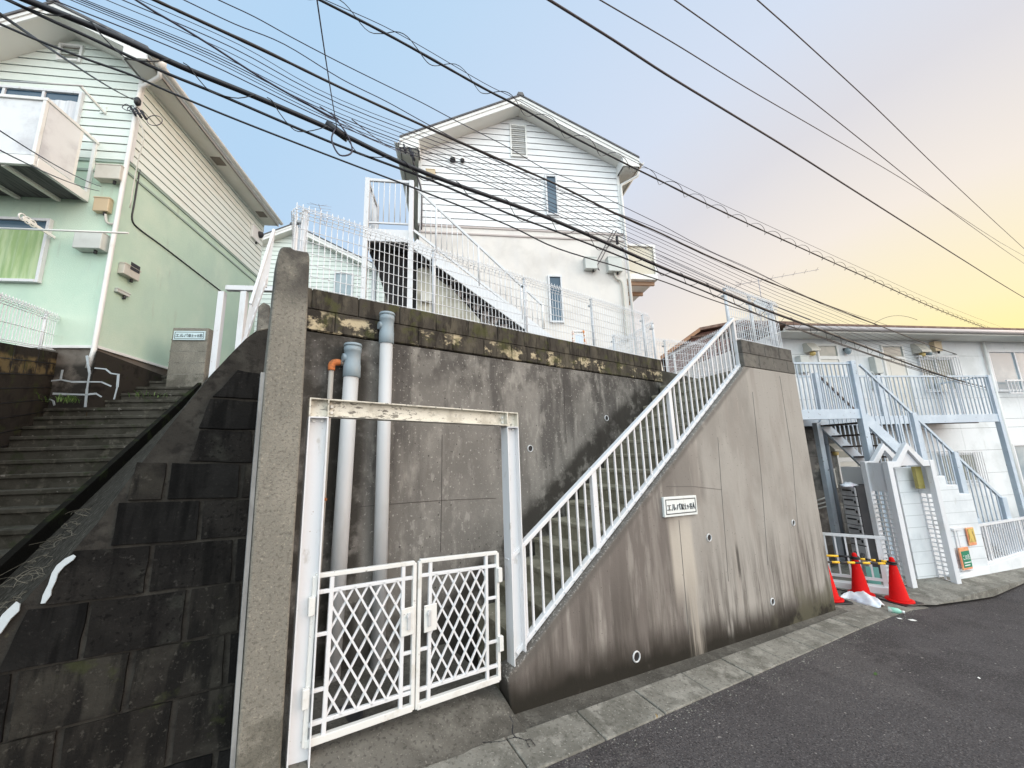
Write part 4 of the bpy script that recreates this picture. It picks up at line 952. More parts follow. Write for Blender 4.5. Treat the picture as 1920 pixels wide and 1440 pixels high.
mb = MB(); mb.box(s0-.015, s1+.015, -.022, -.001, z_belt-.03, z_belt+.018); mb.box(s0-.015, s1+.015, -.026, -.001, zb2-.02, zb2+.018); TC.part("belt_course", mb, BELT)
for s in (s0, s1): mb = MB(); mb.box(s-.035, s+.035, -.034, .04, z_belt+.02, ze_(s)-.01); TC.part("corner_trim", mb, TRIM)
louvre(TC, FC, q(956, 260)[0], q(987, 260)[0], q(970, 296)[1], q(970, 236)[1], 15)
a, b = q(1022, 333), q(1046, 404); window(TC, FC, a[0]-.02, b[0]+.02, b[1]-.03, a[1]+.05, -.012, GLASS)
a, b = q(1027, 517), q(1057, 606); window(TC, FC, a[0]-.01, b[0]+.01, b[1], a[1], -.004, GLASS)
for x, y, r in ((849, 300, .075), (867, 301, .055)):
    s, z = q(x, y); mb = MB(); prof = [(r*.15, r*.9), (r*.6, r*.75), (r*.95, r*.3), (r, 0), (r, -.02)]
    mb.lathe((s, -.05, z), prof, 14); h = TC.part("vent_hood", mb, TRIM)
    mb = MB(); mb.lathe((s, -.06, z-.03), [(r*.95, 0), (r*.97, -.05), (r*.5, -.06)], 12); TC.part("vent_mouth", mb, BLACKP, parent=h)
# meter boxes on its wall
def box_thing(name, label, cat, fr, s0, s1, z0, z1, d, mat, t=0.0, group=None, pipe=None):
    T = Thing(name, label, cat, fr, ((s0+s1)/2, t, z0), group)
    mb = MB(); mb.box(s0, s1, t-d, t, z0, z1); b = T.part("case", mb, mat, bevel=.012)
    mb = MB(); mb.box(s0-.008, s1+.008, t-d-.008, t-.02, z1-.012, z1+.012); T.part("lid", mb, mat, bevel=.004)
    mb = MB(); mb.tube([(s0+(s1-s0)*.7, t-d*.5, z0), (s0+(s1-s0)*.7, t-d*.5, z0-.06)], .025, 8); T.part("gland", mb, CHAR)
    return T
a, b = q(1093, 487), q(1117, 509); box_thing("meter_box", "small grey-green square box on the white house wall, left of the larger one", "box", FC, a[0], b[0], b[1], a[1], .16, BOX_G)
a, b = q(1135, 487), q(1166, 514); bt_ = box_thing("meter_box", "wider grey box at the right corner of the white house wall", "box", FC, a[0], b[0]-.04, b[1], a[1], .17, BOX_G)
mb = MB(); P = [FC.p3(x, y, -.06) for x, y in ((1152, 512), (1156, 522), (1166, 530), (1170, 560), (1176, 640))]; mb.tube(spline(P, 4), .03, 8); bt_.part("conduit", mb, BOX_B)
# downpipe on the right corner
mb = MB(); zt = ze_(s1+.46); P = [Vector((s1+.50, -.30, zt-.02)), Vector((s1+.46, -.25, zt-.18)), Vector((s1+.06, -.06, zt-.34)), Vector((s1+.04, -.06, zt-.6)), Vector((s1+.04, -.06, gz))]
mb.tube(P, .036, 10); solo("downpipe", "white downpipe on the right corner of the white house", "downpipe", mb, TRIM, FC, P[-1])
# balcony on its right side, seen from below
FCS = Fr(FC.w((s1, 0, 0)), 28.5)
T = Thing("balcony", "cream balcony with sloping soffit jutting from the right side of the white house", "balcony", FCS, (2, 0, 6.5))
zA = q(1175, 508)[1]; zB = q(1175, 441)[1]
bo, b0, b1 = -1.12, .40, 4.6
mb = MB(); mb.box(b0, b1, bo, -.01, zA-.02, zA+.14); T.part("floor_slab", mb, TRIM)
for k in range(6): mb = MB(); mb.box(b0+.15+k*.7, b0+.22+k*.7, bo+.03, -.01, zA-.12, zA-.022); T.part("joist", mb, mk("orange_brown_joist", (.42, .27, .18), [], .7))
CP_ = mk("cream_panel", (.60, .56, .46), [], .6)
mb = MB(); mb.box(b0+.05, b1-.05, bo+.02, bo+.05, zA+.16, zB-.07); T.part("front_panel", mb, CP_)
mb = MB(); mb.box(b0+.05, b0+.08, bo+.055, -.30, zA+.16, zB-.07); T.part("side_panel", mb, CP_)
mb = MB(); mb.box(b0, b1, bo-.02, bo+.06, zB-.06, zB); mb.box(b0, b0+.08, bo+.061, -.01, zB-.06, zB); T.part("handrail", mb, TRIM)
mb = MB(); mb.box(b0, b0+.05, bo-.01, bo+.05, zA+.141, zB-.061); T.part("post", mb, TRIM)
# outside stair
tS = -1.0
T = Thing("outside_stair", "white steel outside stair and landing on the left of the white house", "stairs", FC, (-5.9, tS, gz))
def qs(x, y, t=tS): return FC.p3(x, y, t)
pl0 = qs(690, 335); pr0 = qs(772, 340); bt0, bt1 = qs(690, 428), qs(690, 446)
SLt = pl0.x; SRt = pr0.x
for s, tt in ((SLt, tS), (SRt, tS), (SLt, -.05)):
    mb = MB(); mb.box(s-.05, s+.05, tt-.05, tt+.05, gz, pl0.z); T.part("post", mb, WHITE, bevel=.005)
mb = MB(); mb.box(SLt+.05, SRt-.05, tS-.03, tS+.03, bt1.z-.08, bt0.z-.02); mb.box(SLt-.03, SLt+.03, tS+.05, -.05, bt1.z-.08, bt0.z-.02); T.part("landing_beam", mb, WHITE, bevel=.004)
mb = MB(); mb.box(SLt, SRt, tS+.03, -.02, bt1.z-.02, bt1.z+.04); T.part("landing_deck", mb, DECK)
mb = MB(); mb.bar(Vector((SLt, tS, pl0.z-.03)), Vector((SRt, tS, pl0.z-.03)), .05, .06); mb.bar(Vector((SLt, tS, pl0.z-.03)), Vector((SLt, 0, pl0.z-.03)), .05, .06, (1, 0, 0)); T.part("landing_handrail", mb, WHITE)
mb = MB(); zl = bt0.z+.14; mb.bar(Vector((SLt+.05, tS, zl)), Vector((SRt-.05, tS, zl)), .035, .035); mb.bar(Vector((SLt, tS+.05, zl)), Vector((SLt, -.05, zl)), .035, .035, (1, 0, 0)); T.part("landing_rail", mb, WHITE)
for i in range(1, 8):
    s = SLt+(SRt-SLt)*i/8; mb = MB(); mb.tube([(s, tS, zl), (s, tS, pl0.z-.05)], .011, 6); T.part("baluster", mb, WHITE)
for i in range(1, 8):
    t = tS+(-.05-tS)*i/8; mb = MB(); mb.tube([(SLt, t, zl), (SLt, t, pl0.z-.05)], .011, 6); T.part("baluster", mb, WHITE)
r0_, r1_ = qs(779, 352), qs(1017, 572); c0, c1 = qs(776, 432), qs(992, 600); g0, g1 = qs(776, 456), qs(1000, 618)
ext_ = lambda a, b, f: a+(b-a)*f
for tt in (tS, -.12):
    dv = Vector((0, tt-tS, 0))
    mb = MB(); mb.bar(g0+dv, ext_(g0, g1, 1.45)+dv, .045, .24); T.part("stringer", mb, WHITE, bevel=.004)
mb = MB(); mb.bar(r0_, r1_, .045, .05); T.part("handrail", mb, WHITE, bevel=.004)
mb = MB(); mb.bar(c0, ext_(c0, c1, 1.25), .035, .05); T.part("bottom_rail", mb, WHITE)
for i in range(1, 24):
    f = i/24; s = r0_.x+(r1_.x-r0_.x)*f; za = r0_.z+(r1_.z-r0_.z)*f; zc_ = c0.z+(c1.z-c0.z)*(s-c0.x)/(c1.x-c0.x); th = i % 8 == 4
    mb = MB(); mb.tube([(s, tS, zc_ - (.12 if th else 0)), (s, tS, za)], .026 if th else .010, 8 if th else 6); T.part("post" if th else "baluster", mb, WHITE)
mb = MB(); mb.tube([r1_+Vector((0, 0, .03)), r1_-Vector((0, 0, .55))], .03, 8); T.part("post", mb, WHITE_OLD)
ns = 17
gs = ext_(g0, g1, 1.4)
for i in range(ns):
    mb = MB(); p = g0.lerp(gs, (i+.5)/ns); mb.box(p.x-.14, p.x+.14, tS+.03, -.14, p.z+.0, p.z+.03); mb.box(p.x-.14, p.x-.11, tS+.03, -.14, p.z-.15, p.z)
    T.part("tread", mb, DECK)
# dark panel stands in for the shaded void under the landing
T = Thing("under_stair_void", "dark lean-to store in the gap under the white landing", "shed", FC, (-5.9, -.5, gz))
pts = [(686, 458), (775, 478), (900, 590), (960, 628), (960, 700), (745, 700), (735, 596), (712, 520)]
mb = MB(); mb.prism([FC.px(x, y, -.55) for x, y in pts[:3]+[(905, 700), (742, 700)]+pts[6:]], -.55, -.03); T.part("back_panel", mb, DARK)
mb = MB(); a, b = qs(780, 520, -.62), qs(842, 592, -.62); mb.prism([(FC.px(x, y, -.62)) for x, y in ((782, 505), (800, 500), (820, 522), (850, 545), (900, 600), (905, 640), (782, 640))], -.64, -.56); T.part("boarding", mb, mk("cream_boarding", (.52, .49, .41), [dict(col=(.36, .33, .26), scale=3, lo=.45, hi=.65)], .8))
a, b = qs(790, 548, -.70), qs(812, 566, -.70); mb = MB(); mb.box(a.x, b.x, -.74, -.64, b.z, a.z); T.part("vent", mb, BOX_B, bevel=.01)
# small gas heater and items at the right foot of the house
box_thing("junction_box", "tan box under the left eave of the white house", "box", FC, q(799, 322)[0], q(816, 334)[0], q(816, 334)[1], q(799, 322)[1], .10, TAN)
# small orange and white barrier by the fence, white lattice frames beside it
T = Thing("barrier", "orange and white striped barrier frame standing behind the mesh fence", "barrier", FC, FC.loc(along(1085, 640, 7.6)))
tb = FC.loc(along(1085, 640, 7.6)).y
a, b = FC.p3(1074, 622, tb), FC.p3(1097, 645, tb)
mb = MB(); z0_ = b.z-.35
mb.tube(spline([Vector((a.x, tb, z0_)), Vector((a.x, tb, a.z-.04)), Vector((a.x+.05, tb, a.z)), Vector((b.x-.05, tb, a.z)), Vector((b.x, tb, a.z-.04)), Vector((b.x, tb, z0_))], 4), .022, 8); T.part("frame", mb, mk("orange_white_stripe", (.75, .72, .70), [dict(col=(.60, .22, .06), scale=16, detail=1, lo=.48, hi=.52)], .5))
mb = MB(); mb.box(a.x+.05, b.x-.05, tb-.01, tb+.01, b.z-.02, a.z-.06); T.part("board", mb, mk("pale_blue_board", (.62, .70, .80), [], .5))

# ---------------- pale green gable behind, between the two houses
c = along(600, 560, 15.5); FD = Fr(c, 118.5); q = FD.px
a = q(555, 425); rsd = a[0]; rzd = a[1]; e = q(720, 505); kd = (rzd-e[1])/(e[0]-rsd)
TD = Thing("pale_green_house", "pale green gabled house far behind the mesh fence", "house", FD, (rsd, 2, 2.5))
sR = q(722, 520)[0]; sL_ = 2*rsd-sR
zeD, _ = roof(TD, FD, sL_, sR, rsd, rzd-.35, kd, .35, .30, 7, gut=False)
mb = MB(); lap_siding(mb, gable_poly(sL_, sR, rsd, zeD, 5.2), 0, .20, 5.2); wd_ = TD.part("siding", mb, SIDE_G)
mb = MB(); mb.prism(gable_poly(sL_, sR, rsd, lambda s: zeD(s)-.004, 2.5), .004, 7); TD.part("wall", mb, GAP, parent=wd_)
a, b = q(549, 430), q(566, 468); 
louvre(TD, FD, q(548, 450)[0], q(566, 450)[0], q(557, 474)[1], q(557, 434)[1], 12)
a, b = q(628, 512), q(662, 560); window(TD, FD, a[0], b[0], b[1], a[1], -.03, GLASS_F)
# tv aerial on its roof
def aerial(name, label, base, h, boom, az, n, el=0.42, back_r=True):
    F = Fr((base[0], base[1]), az); T = Thing(name, label, "aerial", F, (0, 0, base[2]))
    z1 = base[2]+h; mb = MB(); mb.tube([(0, 0, base[2]), (0, 0, z1)], .013, 8); T.part("mast", mb, ALU)
    mb = MB(); mb.tube([(-boom*.3, 0, z1-.15), (boom*.7, 0, z1-.15)], .009, 6); bo = T.part("boom", mb, ALU)
    for k in range(n):
        s = -boom*.22+boom*.9*k/(n-1); l = el*(1-.45*k/(n-1)); mb = MB(); mb.tube([(s, -l, z1-.135), (s, l, z1-.135)], .005, 5); T.part("element", mb, ALU, parent=bo)
    mb = MB(); mb.tube([(-boom*.3, -.35, z1-.15), (-boom*.22, 0, z1-.15), (-boom*.3, .35, z1-.15)], .008, 5); T.part("reflector", mb, ALU, parent=bo)
    return T
aerial("tv_aerial", "thin tv aerial on the roof of the pale green house", along(598, 445, 15.8), 1.5, 1.6, 20, 8, .5)
aerial("tv_aerial", "tv aerial with a long boom in the yellow sky above the grey satellite dish", along(1434, 600, 14.0), 1.75, 2.7, 152, 8, .32)
# satellite dish
c = along(1429, 572, 8.8); T = Thing("satellite_dish", "small grey satellite dish behind the mesh fence at the stair head", "dish", WF, c-Vector((0, 0, .6)))
mb = MB(); n = 20; dd = Vector((-.55, -.80, .25)).normalized(); e1 = dd.orthogonal().normalized(); e2 = dd.cross(e1); vs = [c-dd*.05]
for ring, rr in enumerate((.12, .2)):
    for k in range(n): a = 2*math.pi*k/n; vs.append(c+dd*(rr*rr*1.2-.05)+(e1*math.cos(a)+e2*math.sin(a))*rr)
fs = [(0, 1+k, 1+(k+1) % n) for k in range(n)]+[(1+k, 1+n+k, 1+n+(k+1) % n, 1+(k+1) % n) for k in range(n)]
mb.add(vs, fs, True); ob = T.part("reflector", mb, DISH); m_ = ob.modifiers.new("thick", 'SOLIDIFY'); m_.thickness = .01
mb = MB(); mb.tube([c-dd*.06, c-dd*.12-Vector((0, 0, .1)), c-Vector((0, 0, .7))-dd*.12], .018, 8); T.part("mast", mb, ALU)
mb = MB(); mb.tube([c-e1*.0-Vector((0, 0, .19)), c+dd*.28-Vector((0, 0, .1))], .008, 6); mb.box(c.x+dd.x*.28-.03, c.x+dd.x*.28+.03, c.y+dd.y*.28-.03, c.y+dd.y*.28+.03, c.z-.13, c.z-.06); T.part("feed_arm", mb, ALU)
# brown house beyond the stair head
c = along(1330, 640, 13.5); FH = Fr(c, 150); q = FH.px
TH = Thing("brown_house", "low house with brown boards and brown hipped roof beyond the stair head", "house", FH, (1, 3, 0))
px_ = [(1238, 668), (1312, 614), (1384, 600), (1500, 603)]
pr = [q(x, y) for x, y in px_]; zb0 = -1
mb = MB(); mb.prism([(pr[0][0]+.15, zb0), (pr[3][0], zb0), (pr[3][0], pr[3][1]-.12), (pr[2][0], pr[2][1]-.14), (pr[1][0], pr[1][1]-.14), (pr[0][0]+.15, pr[0][1]-.02)], .25, 5); TH.part("wall", mb, BROWN_W)
mb = MB()
for a, b in zip(pr, pr[1:]): mb.prism([a, b, (b[0], b[1]-.10), (a[0], a[1]-.10)], 0, 5.4)
TH.part("roof", mb, ROOF_BR)
mb = MB(); a, b = pr[0], pr[1]; mb.prism([(a[0], a[1]-.02), (b[0], b[1]-.02), (b[0], b[1]-.15), (a[0], a[1]-.15)], -.03, -.002); TH.part("fascia", mb, mk("orange_brown_fascia", (.40, .22, .13), [], .7))

# ---------------- green house on the left
q = FL.px; ql = FLS.px
zb_ = 3.66; zbelt = (ql(262, 318, 0)[1]+ql(400, 450)[1])/2
zE1 = q(246, 131)[1]; rsL = q(146, 74)[0]; rzL = q(146, 74)[1]; kL = (rzL-zE1)/(0-rsL-.02)
pL = q(2, 118); kLl = (rzL-pL[1])/(rsL-pL[0])
print('left house', zbelt, zE1, rsL, rzL, kL, kLl)
sW = -5.2; depL = ql(493, 440)[0]
TL = Thing("green_house", "mint green two-storey house with lap siding above, cut by the left edge", "house", FL, (-1.5, 2, zb_))
zeL, rfL = roof(TL, FL, sW, 0, rsL, rzL, kL, .48, .42, depL, kl=kLl, fascia=.16, back=.05)
mb = MB(); mb.slab([(sW, 0), (0, 0), (0, depL), (sW, depL)], zb_, zbelt); TL.part("wall", mb, GREEN)
mb = MB(); lap_siding(mb, gable_poly(sW, 0, rsL, zeL, zbelt+.02), 0, .172, zbelt+.02)
fs_ = TL.part("front_siding", mb, SIDE_G)
mb = MB(); mb.prism(gable_poly(sW+.01, -.005, rsL, lambda s: zeL(s)-.004, zbelt), .004, depL); TL.part("siding_backing", mb, GAP, parent=fs_)
FLs2 = FLS
mbs = MB(); lap_siding(mbs, [(0, zbelt+.02), (depL, zbelt+.02), (depL, zeL(0)), (0, zeL(0))], 0, .172, zbelt+.02)
mb = MB(); mb.V = [tuple(FL.loc(FLS.w(v))) for v in mbs.V]; mb.F, mb.S = mbs.F, mbs.S
TL.part("side_siding", mb, SIDE_LIT)
mb = MB(); mb.box(sW, .022, -.022, -.001, zbelt-.03, zbelt+.018); mb.box(0.001, .022, -.001, depL, zbelt-.03, zbelt+.018)
mb.box(0.001, .020, -.001, depL, zbelt-.23, zbelt-.19); mb.box(sW, .020, -.020, -.001, zbelt-.23, zbelt-.19); TL.part("belt_course", mb, mk("green_grey_trim", (.30, .38, .33), [], .7))
mb = MB(); mb.box(-.035, .035, -.036, .036, zbelt+.02, zeL(0)-.02); TL.part("corner_trim", mb, TRIM)
mb = MB(); mb.box(sW, .025, -.03, depL+.01, zb_-.035, zb_+.012); TL.part("base_trim", mb, TRIM)
mb = MB(); mb.slab([(sW, .01), (-.005, .01), (-.005, depL), (sW, depL)], 2.2, zb_-.03); f_ = TL.part("foundation", mb, FOUND)
for v in f_.data.vertices: v.co.z -= 0
louvre(TL, FL, q(112, 100)[0], q(158, 100)[0], q(140, 119)[1], q(140, 87)[1], 6)
# upstairs window behind the balcony, ground-floor window
a, b = q(80, 174), q(158, 182); zt = q(120, 176)[1]; wz0 = q(120, 300)[1]
window(TL, FL, a[0]-1.2, b[0]+.02, wz0, zt+.02, -.02, GLASS, fw=.05, curtain=CURT_W, sashes=3, cur_frac=.88)
a, b = q(0, 411), q(105, 413); c_ = q(78, 532)
window(TL, FL, a[0]-.55, q(102, 414)[0], c_[1], q(60, 412)[1], -.02, GLASS, fw=.05, curtain=CURT_G, sashes=1, cur_frac=.86)
# soffit vents
for x, y in ((375, 300), (492, 402)):
    t_ = -.21; zz = zeL(.42)-.035; p = hit(x, y, Vector((0, 0, 1)), Vector((0, 0, zz))); l = FL.loc(p)
    mb = MB(); mb.box(.10, .32, l.y-.14, l.y+.14, zz-.008, zz+.006); TL.part("soffit_vent", mb, mk("brown_grille", (.22, .19, .16), [], .7))
# balcony
T = Thing("balcony", "white balcony with milky panels on the upper front of the green house", "balcony", FL, (-1.5, 0, q(163, 378)[1]))
zf_, zt_ = q(165, 376)[1], q(185, 268)[1]
sr = q(166, 376)[0]
# find the outer depth from the front corner seen at (105,183) top and (70,292) floor
zt2 = zt_
P_ = hit(98, 186, Vector((0, 0, 1)), Vector((0, 0, zt_))); tB = FL.loc(P_).y; tB = max(-1.25, min(-.5, tB)); print('balc depth', FL.loc(P_), zf_, zt_)
mb = MB(); mb.box(-5, sr, tB, -.01, zf_, zf_+.06); mb.box(-5, sr, tB-.02, tB+.03, zf_-.04, zf_+.13); mb.box(sr-.05, sr+.01, tB+.03, -.01, zf_-.04, zf_+.13); T.part("floor_frame", mb, TRIM, bevel=.004)
mb = MB(); mb.box(-4.95, sr-.06, tB+.04, -.02, zf_-.006, zf_-.002); T.part("deck", mb, mk("grey_corrugated_deck", (.12, .12, .125), [dict(col=(.05, .05, .055), scale=9, stretch=(5, .3, 1), lo=.45, hi=.6)], .7))
for k in range(6):
    s = sr-.45-k*.62; mb = MB(); mb.box(s-.03, s+.03, tB+.03, -.012, zf_-.06, zf_-.008); T.part("joist", mb, SOFFIT)
mb = MB(); mb.box(-5, sr-.04, tB-.004, tB+.006, zf_+.15, zt_-.06); T.part("front_panel", mb, PANEL_B)
mb = MB(); mb.box(sr-.012, sr-.002, tB+.03, -.34, zf_+.15, zt_-.06); T.part("side_panel", mb, PANEL_B)
mb = MB(); mb.box(-5, sr+.015, tB-.03, tB+.03, zt_-.055, zt_); mb.box(sr-.035, sr+.015, tB+.03, -.01, zt_-.055, zt_); T.part("handrail", mb, TRIM, bevel=.006)
for s, t in ((sr-.025, tB), (sr-.025, -.32), (sr-.025, -.03), (sr-1.7, tB)):
    mb = MB(); mb.box(s-.025, s+.025, t-.024, t+.024, zf_+.13, zt_-.055); T.part("post", mb, TRIM)
# downpipe with gutter hopper
zt = zeL(.42); mb = MB(); P = [Vector((.50, -.30, zt+.02)), Vector((.46, -.22, zt-.12)), Vector((.05, -.055, zt-.22)), Vector((.02, -.055, zt-.40)), Vector((.0, -.055, zb_-.1)), Vector((-.02, -.075, zb_-.4))]
mb.tube(P, .037, 10); TT = Thing("downpipe", "white downpipe on the corner of the green house", "downpipe", FL, P[-1]); TT.part("pipe", mb, TRIM)
mb = MB(); mb.lathe((.50, -.30, 0), [(.05, zt-.02), (.09, zt+.05), (.09, zt+.16), (.05, zt+.17)], 12); TT.part("hopper", mb, TRIM)
# boxes on the wall
q = FL.px
def bx(x0, y0, x1, y1): a, b = q(x0, y0), q(x1, y1); return a[0], b[0], b[1], a[1]
box_thing("meter_box", "grey box under the balcony end beside the downpipe of the green house", "box", FL, *bx(193, 318, 236, 346), .15, BOX_B)
tq = box_thing("junction_box", "small tan box with bent pipe below the grey box on the green house", "box", FL, *bx(186, 376, 210, 402), .10, TAN)
mb = MB(); P = [FL.p3(x, y, -.05) for x, y in ((198, 402), (200, 416), (210, 420), (218, 414), (226, 380))]; mb.tube(spline(P, 4), .022, 8); tq.part("conduit", mb, BOX_B)
box_thing("meter_box", "large pale grey box at mid height on the front of the green house", "box", FL, *bx(157, 443, 203, 475), .17, BOX_G)
ql = FLS.px
def bxs(x0, y0, x1, y1): a, b = ql(x0, y0), ql(x1, y1); return a[0], b[0], b[1], a[1]
T = box_thing("electric_meter", "electric meter with dark dial on the side wall of the green house", "meter", FLS, *bxs(222, 492, 249, 528), .11, BOX_B)
s_, z_ = ql(241, 502); mb = MB(); mb.box(s_-.10, s_+.10, -.118, -.11, z_-.07, z_+.07); T.part("dial", mb, CHAR)
box_thing("switch_box", "two small white switch boxes below the meter on the green house", "box", FLS, *bxs(214, 540, 237, 558), .06, BOX_G)
T = box_thing("wall_lamp", "white box lamp with dark globe at the far end of the green house side wall", "lamp", FLS, *bxs(470, 420, 482, 458), .08, TRIM)
c = FLS.p3(488, 440, -.10); mb = MB(); mb.lathe(c, [(.02, .1), (.09, .06), (.10, 0), (.06, -.09), (.01, -.11)], 12); T.part("globe", mb, CHAR)
# conduits and bent cable on the side wall
mb = MB(); P = [FLS.p3(x, y, -.012) for x, y in ((262, 318), (252, 380), (248, 412), (262, 430), (300, 458), (360, 504), (422, 552))]; mb.tube(spline(P, 5), .014, 6)
solo("conduit", "dark bent conduit crossing the side wall of the green house", "conduit", mb, CHAR, FLS, P[0])
# laundry poles and arms
def pole(label, pts, r=.016, mat=TRIM):
    mb = MB(); mb.tube(pts, r, 8); return solo("laundry_pole", label, "laundry pole", mb, mat, FL, pts[0])
a, b = FL.p3(-20, 427, -.42), FL.p3(241, 437, -.42); pole("white laundry pole below the lower window of the green house", [a, b])
T = Thing("pole_holder", "white wall arm with ring holes holding the lower laundry pole", "laundry arm", FL, FL.p3(103, 446, 0))
a, b = FL.p3(103, 446, -.02), FL.p3(42, 407, -.50); mb = MB(); mb.bar(a, b, .022, .05, (1, 0, 0)); T.part("arm", mb, TRIM, bevel=.004)
for f in (.70, .85, 1.0):
    c = a.lerp(b, f)+Vector((0, 0, .0)); n = 12; mb = MB(); mb.tube([c+Vector((0, .055*math.cos(2*math.pi*k/n), .055*math.sin(2*math.pi*k/n))) for k in range(n+1)], .012, 6); T.part("ring", mb, TRIM)
a, b = FL.p3(-20, 150, -.9), FL.p3(155, 161, -.9); pole("grey laundry pole above the balcony of the green house", [a, b], .014, PVC)
T = Thing("pole_holder", "thin slanting wall arm right of the balcony window", "laundry arm", FL, FL.p3(196, 212, 0))
a, b = FL.p3(196, 212, -.03), FL.p3(149, 160, -.55); mb = MB(); mb.bar(a, b, .03, .035, (1, 0, 0)); T.part("arm", mb, TRIM)
mb = MB(); p = FL.p3(196, 207, 0); mb.box(p.x-.05, p.x+.05, -.03, 0, p.z-.09, p.z+.07); T.part("bracket", mb, SIDE_G, bevel=.005)
# low dark wall and white fence left of the alley
F3 = Fr((-2.42, 5.2), 0.0)
cN, cF = F3.loc((-2.0, 6.0, 0)), F3.loc((c_left.x, c_left.y, 0))
z_n = F3.px(4, 640)[1]; z_f = F3.px(160, 668)[1]; print('left low wall', z_n, z_f, F3.px(4, 640), F3.px(160, 668))
sf = F3.px(160, 668)[0]
T = Thing("block_wall", "low dark block wall with ochre upper course left of the alley steps", "wall", F3, (sf*.6, 0, z_f))
mb = MB(); zz = min(z_n, z_f); sn = F3.px(4, 640)[0]; kz_ = (z_f-z_n)/(sf-sn); mb.prism([(-3, .2), (sf+.15, .2), (sf+.15, z_f), (-3, z_n+kz_*(-3-sn))], -.0, .2)
OCH = mk("ochre_stained_block", (.040, .034, .028), [dict(col=(.022, .019, .016), scale=4, lo=.46, hi=.62, amt=.8), dict(col=(.19, .145, .072), scale=4.5, lo=.40, hi=.56, amt=.9, slope=(z_n-z_f+kz_*(sf*.6-sn), kz_, -.40, -.15, .03), wob=.08), dict(col=(.05, .058, .022), scale=5, lo=.54, hi=.68, amt=.6)], .95, [(60, .6), (12, .4)], spec=.1)
T.part("wall_body", mb, OCH)
for k in range(1, 8):
    mb = MB(); zt0_, zt1_ = z_n+kz_*(-3-sn)-.20*k, z_f-.20*k; mb.prism([(-3, zt0_-.006), (sf+.12, zt1_-.006), (sf+.12, zt1_+.006), (-3, zt0_+.006)], -.004, -.0005); T.part("mortar_joint", mb, BLACKP)
for k in range(1, 18):
    sx = -2.8+.40*k
    if sx < sf+.1: zz_ = z_n+kz_*(sx-sn); mb = MB(); mb.box(sx-.005, sx+.005, -.004, -.0005, zz_-.40, zz_-.206 if k % 2 else zz_-.01); T.part("mortar_joint", mb, BLACKP)

mesh_fence("mesh_fence", "white wire fence on the low block wall in front of the green house", F3, (sn-1.6, .08, z_n-1.6*kz_), (sf-.1, .08, z_f), F3.px(4, 540)[1]-z_n, 4, pitch=.10, front=-1, nh=2, r=.0055)
# rendered corner of the plinth with white water-proofing paint strokes
T = Thing("house_plinth", "dark rendered plinth corner with white paint strokes under the green house", "plinth", FL, (0, 0, zb_-1))
p0 = F3.w((sf+.1, .0, 0)); pl = FL.loc(p0)
mb = MB(); mb.slab([(pl.x, pl.y), (pl.x+.1, pl.y+.0), (.10, -.12), (.06, depL*.9), (-.05, depL*.9), (-.6, .1), (pl.x, .1)], 1.6, [zb_-.02, zb_-.02, zb_-.10, zb_-.42, zb_-.42, zb_-.02, zb_-.02]); pb = T.part("render", mb, DIRTB)
tP = -.125
strokes = [[(163, 668), (168, 700), (163, 730), (160, 762)], [(97, 714), (115, 712), (135, 716), (160, 716), (190, 716), (208, 724)], [(100, 738), (125, 739), (160, 740), (180, 738), (190, 744)], [(178, 690), (198, 692), (208, 700), (222, 702), (220, 725), (214, 748)], [(117, 694), (114, 710)], [(93, 748), (100, 752), (102, 760)]]
for stq in strokes:
    mb = MB(); P = [FL.p3(x, y, tP-.01) for x, y in stq]
    for a, b in zip(P, P[1:]): mb.bar(a-(b-a)*.04, b+(b-a)*.04, .006, rnd.uniform(.016, .036), (0, 1, 0))
    T.part("paint_stroke", mb, CHALK)
# block pillar with name plate at the top of the alley
tq = FL.loc(along(350, 720, 7.3)).y
a, b, c_ = FL.p3(322, 614, tq), FL.p3(397, 617, tq), FL.p3(318, 722, tq)
T = Thing("block_pillar", "square block pillar with small name plate at the top of the alley steps", "pillar", FL, (a.x, tq, c_.z-.2))
mb = MB(); mb.box(a.x+.02, b.x-.05, tq, tq+.35, c_.z-.6, a.z); T.part("pillar_body", mb, POST, bevel=.02)
for k in range(1, 5): mb = MB(); z = c_.z+(a.z-c_.z)*k/5-.02; mb.box(a.x+.021, b.x-.051, tq-.003, tq, z-.008, z+.008); T.part("mortar_joint", mb, GUTTER)
a, b, c_ = FL.p3(325, 621, tq), FL.p3(387, 623, tq), FL.p3(324, 638, tq)
name_plate(FL, a.x+.03, b.x, c_.z, a.z, tq-.001, "pale blue name plate with dark lettering on the block pillar", [("エルパ", 1.15, .38), ("保土ヶ谷", 1.1, .34), ("B", .22, .36)], mat=mk("pale_blue_plate", (.55, .68, .72), [], .4))

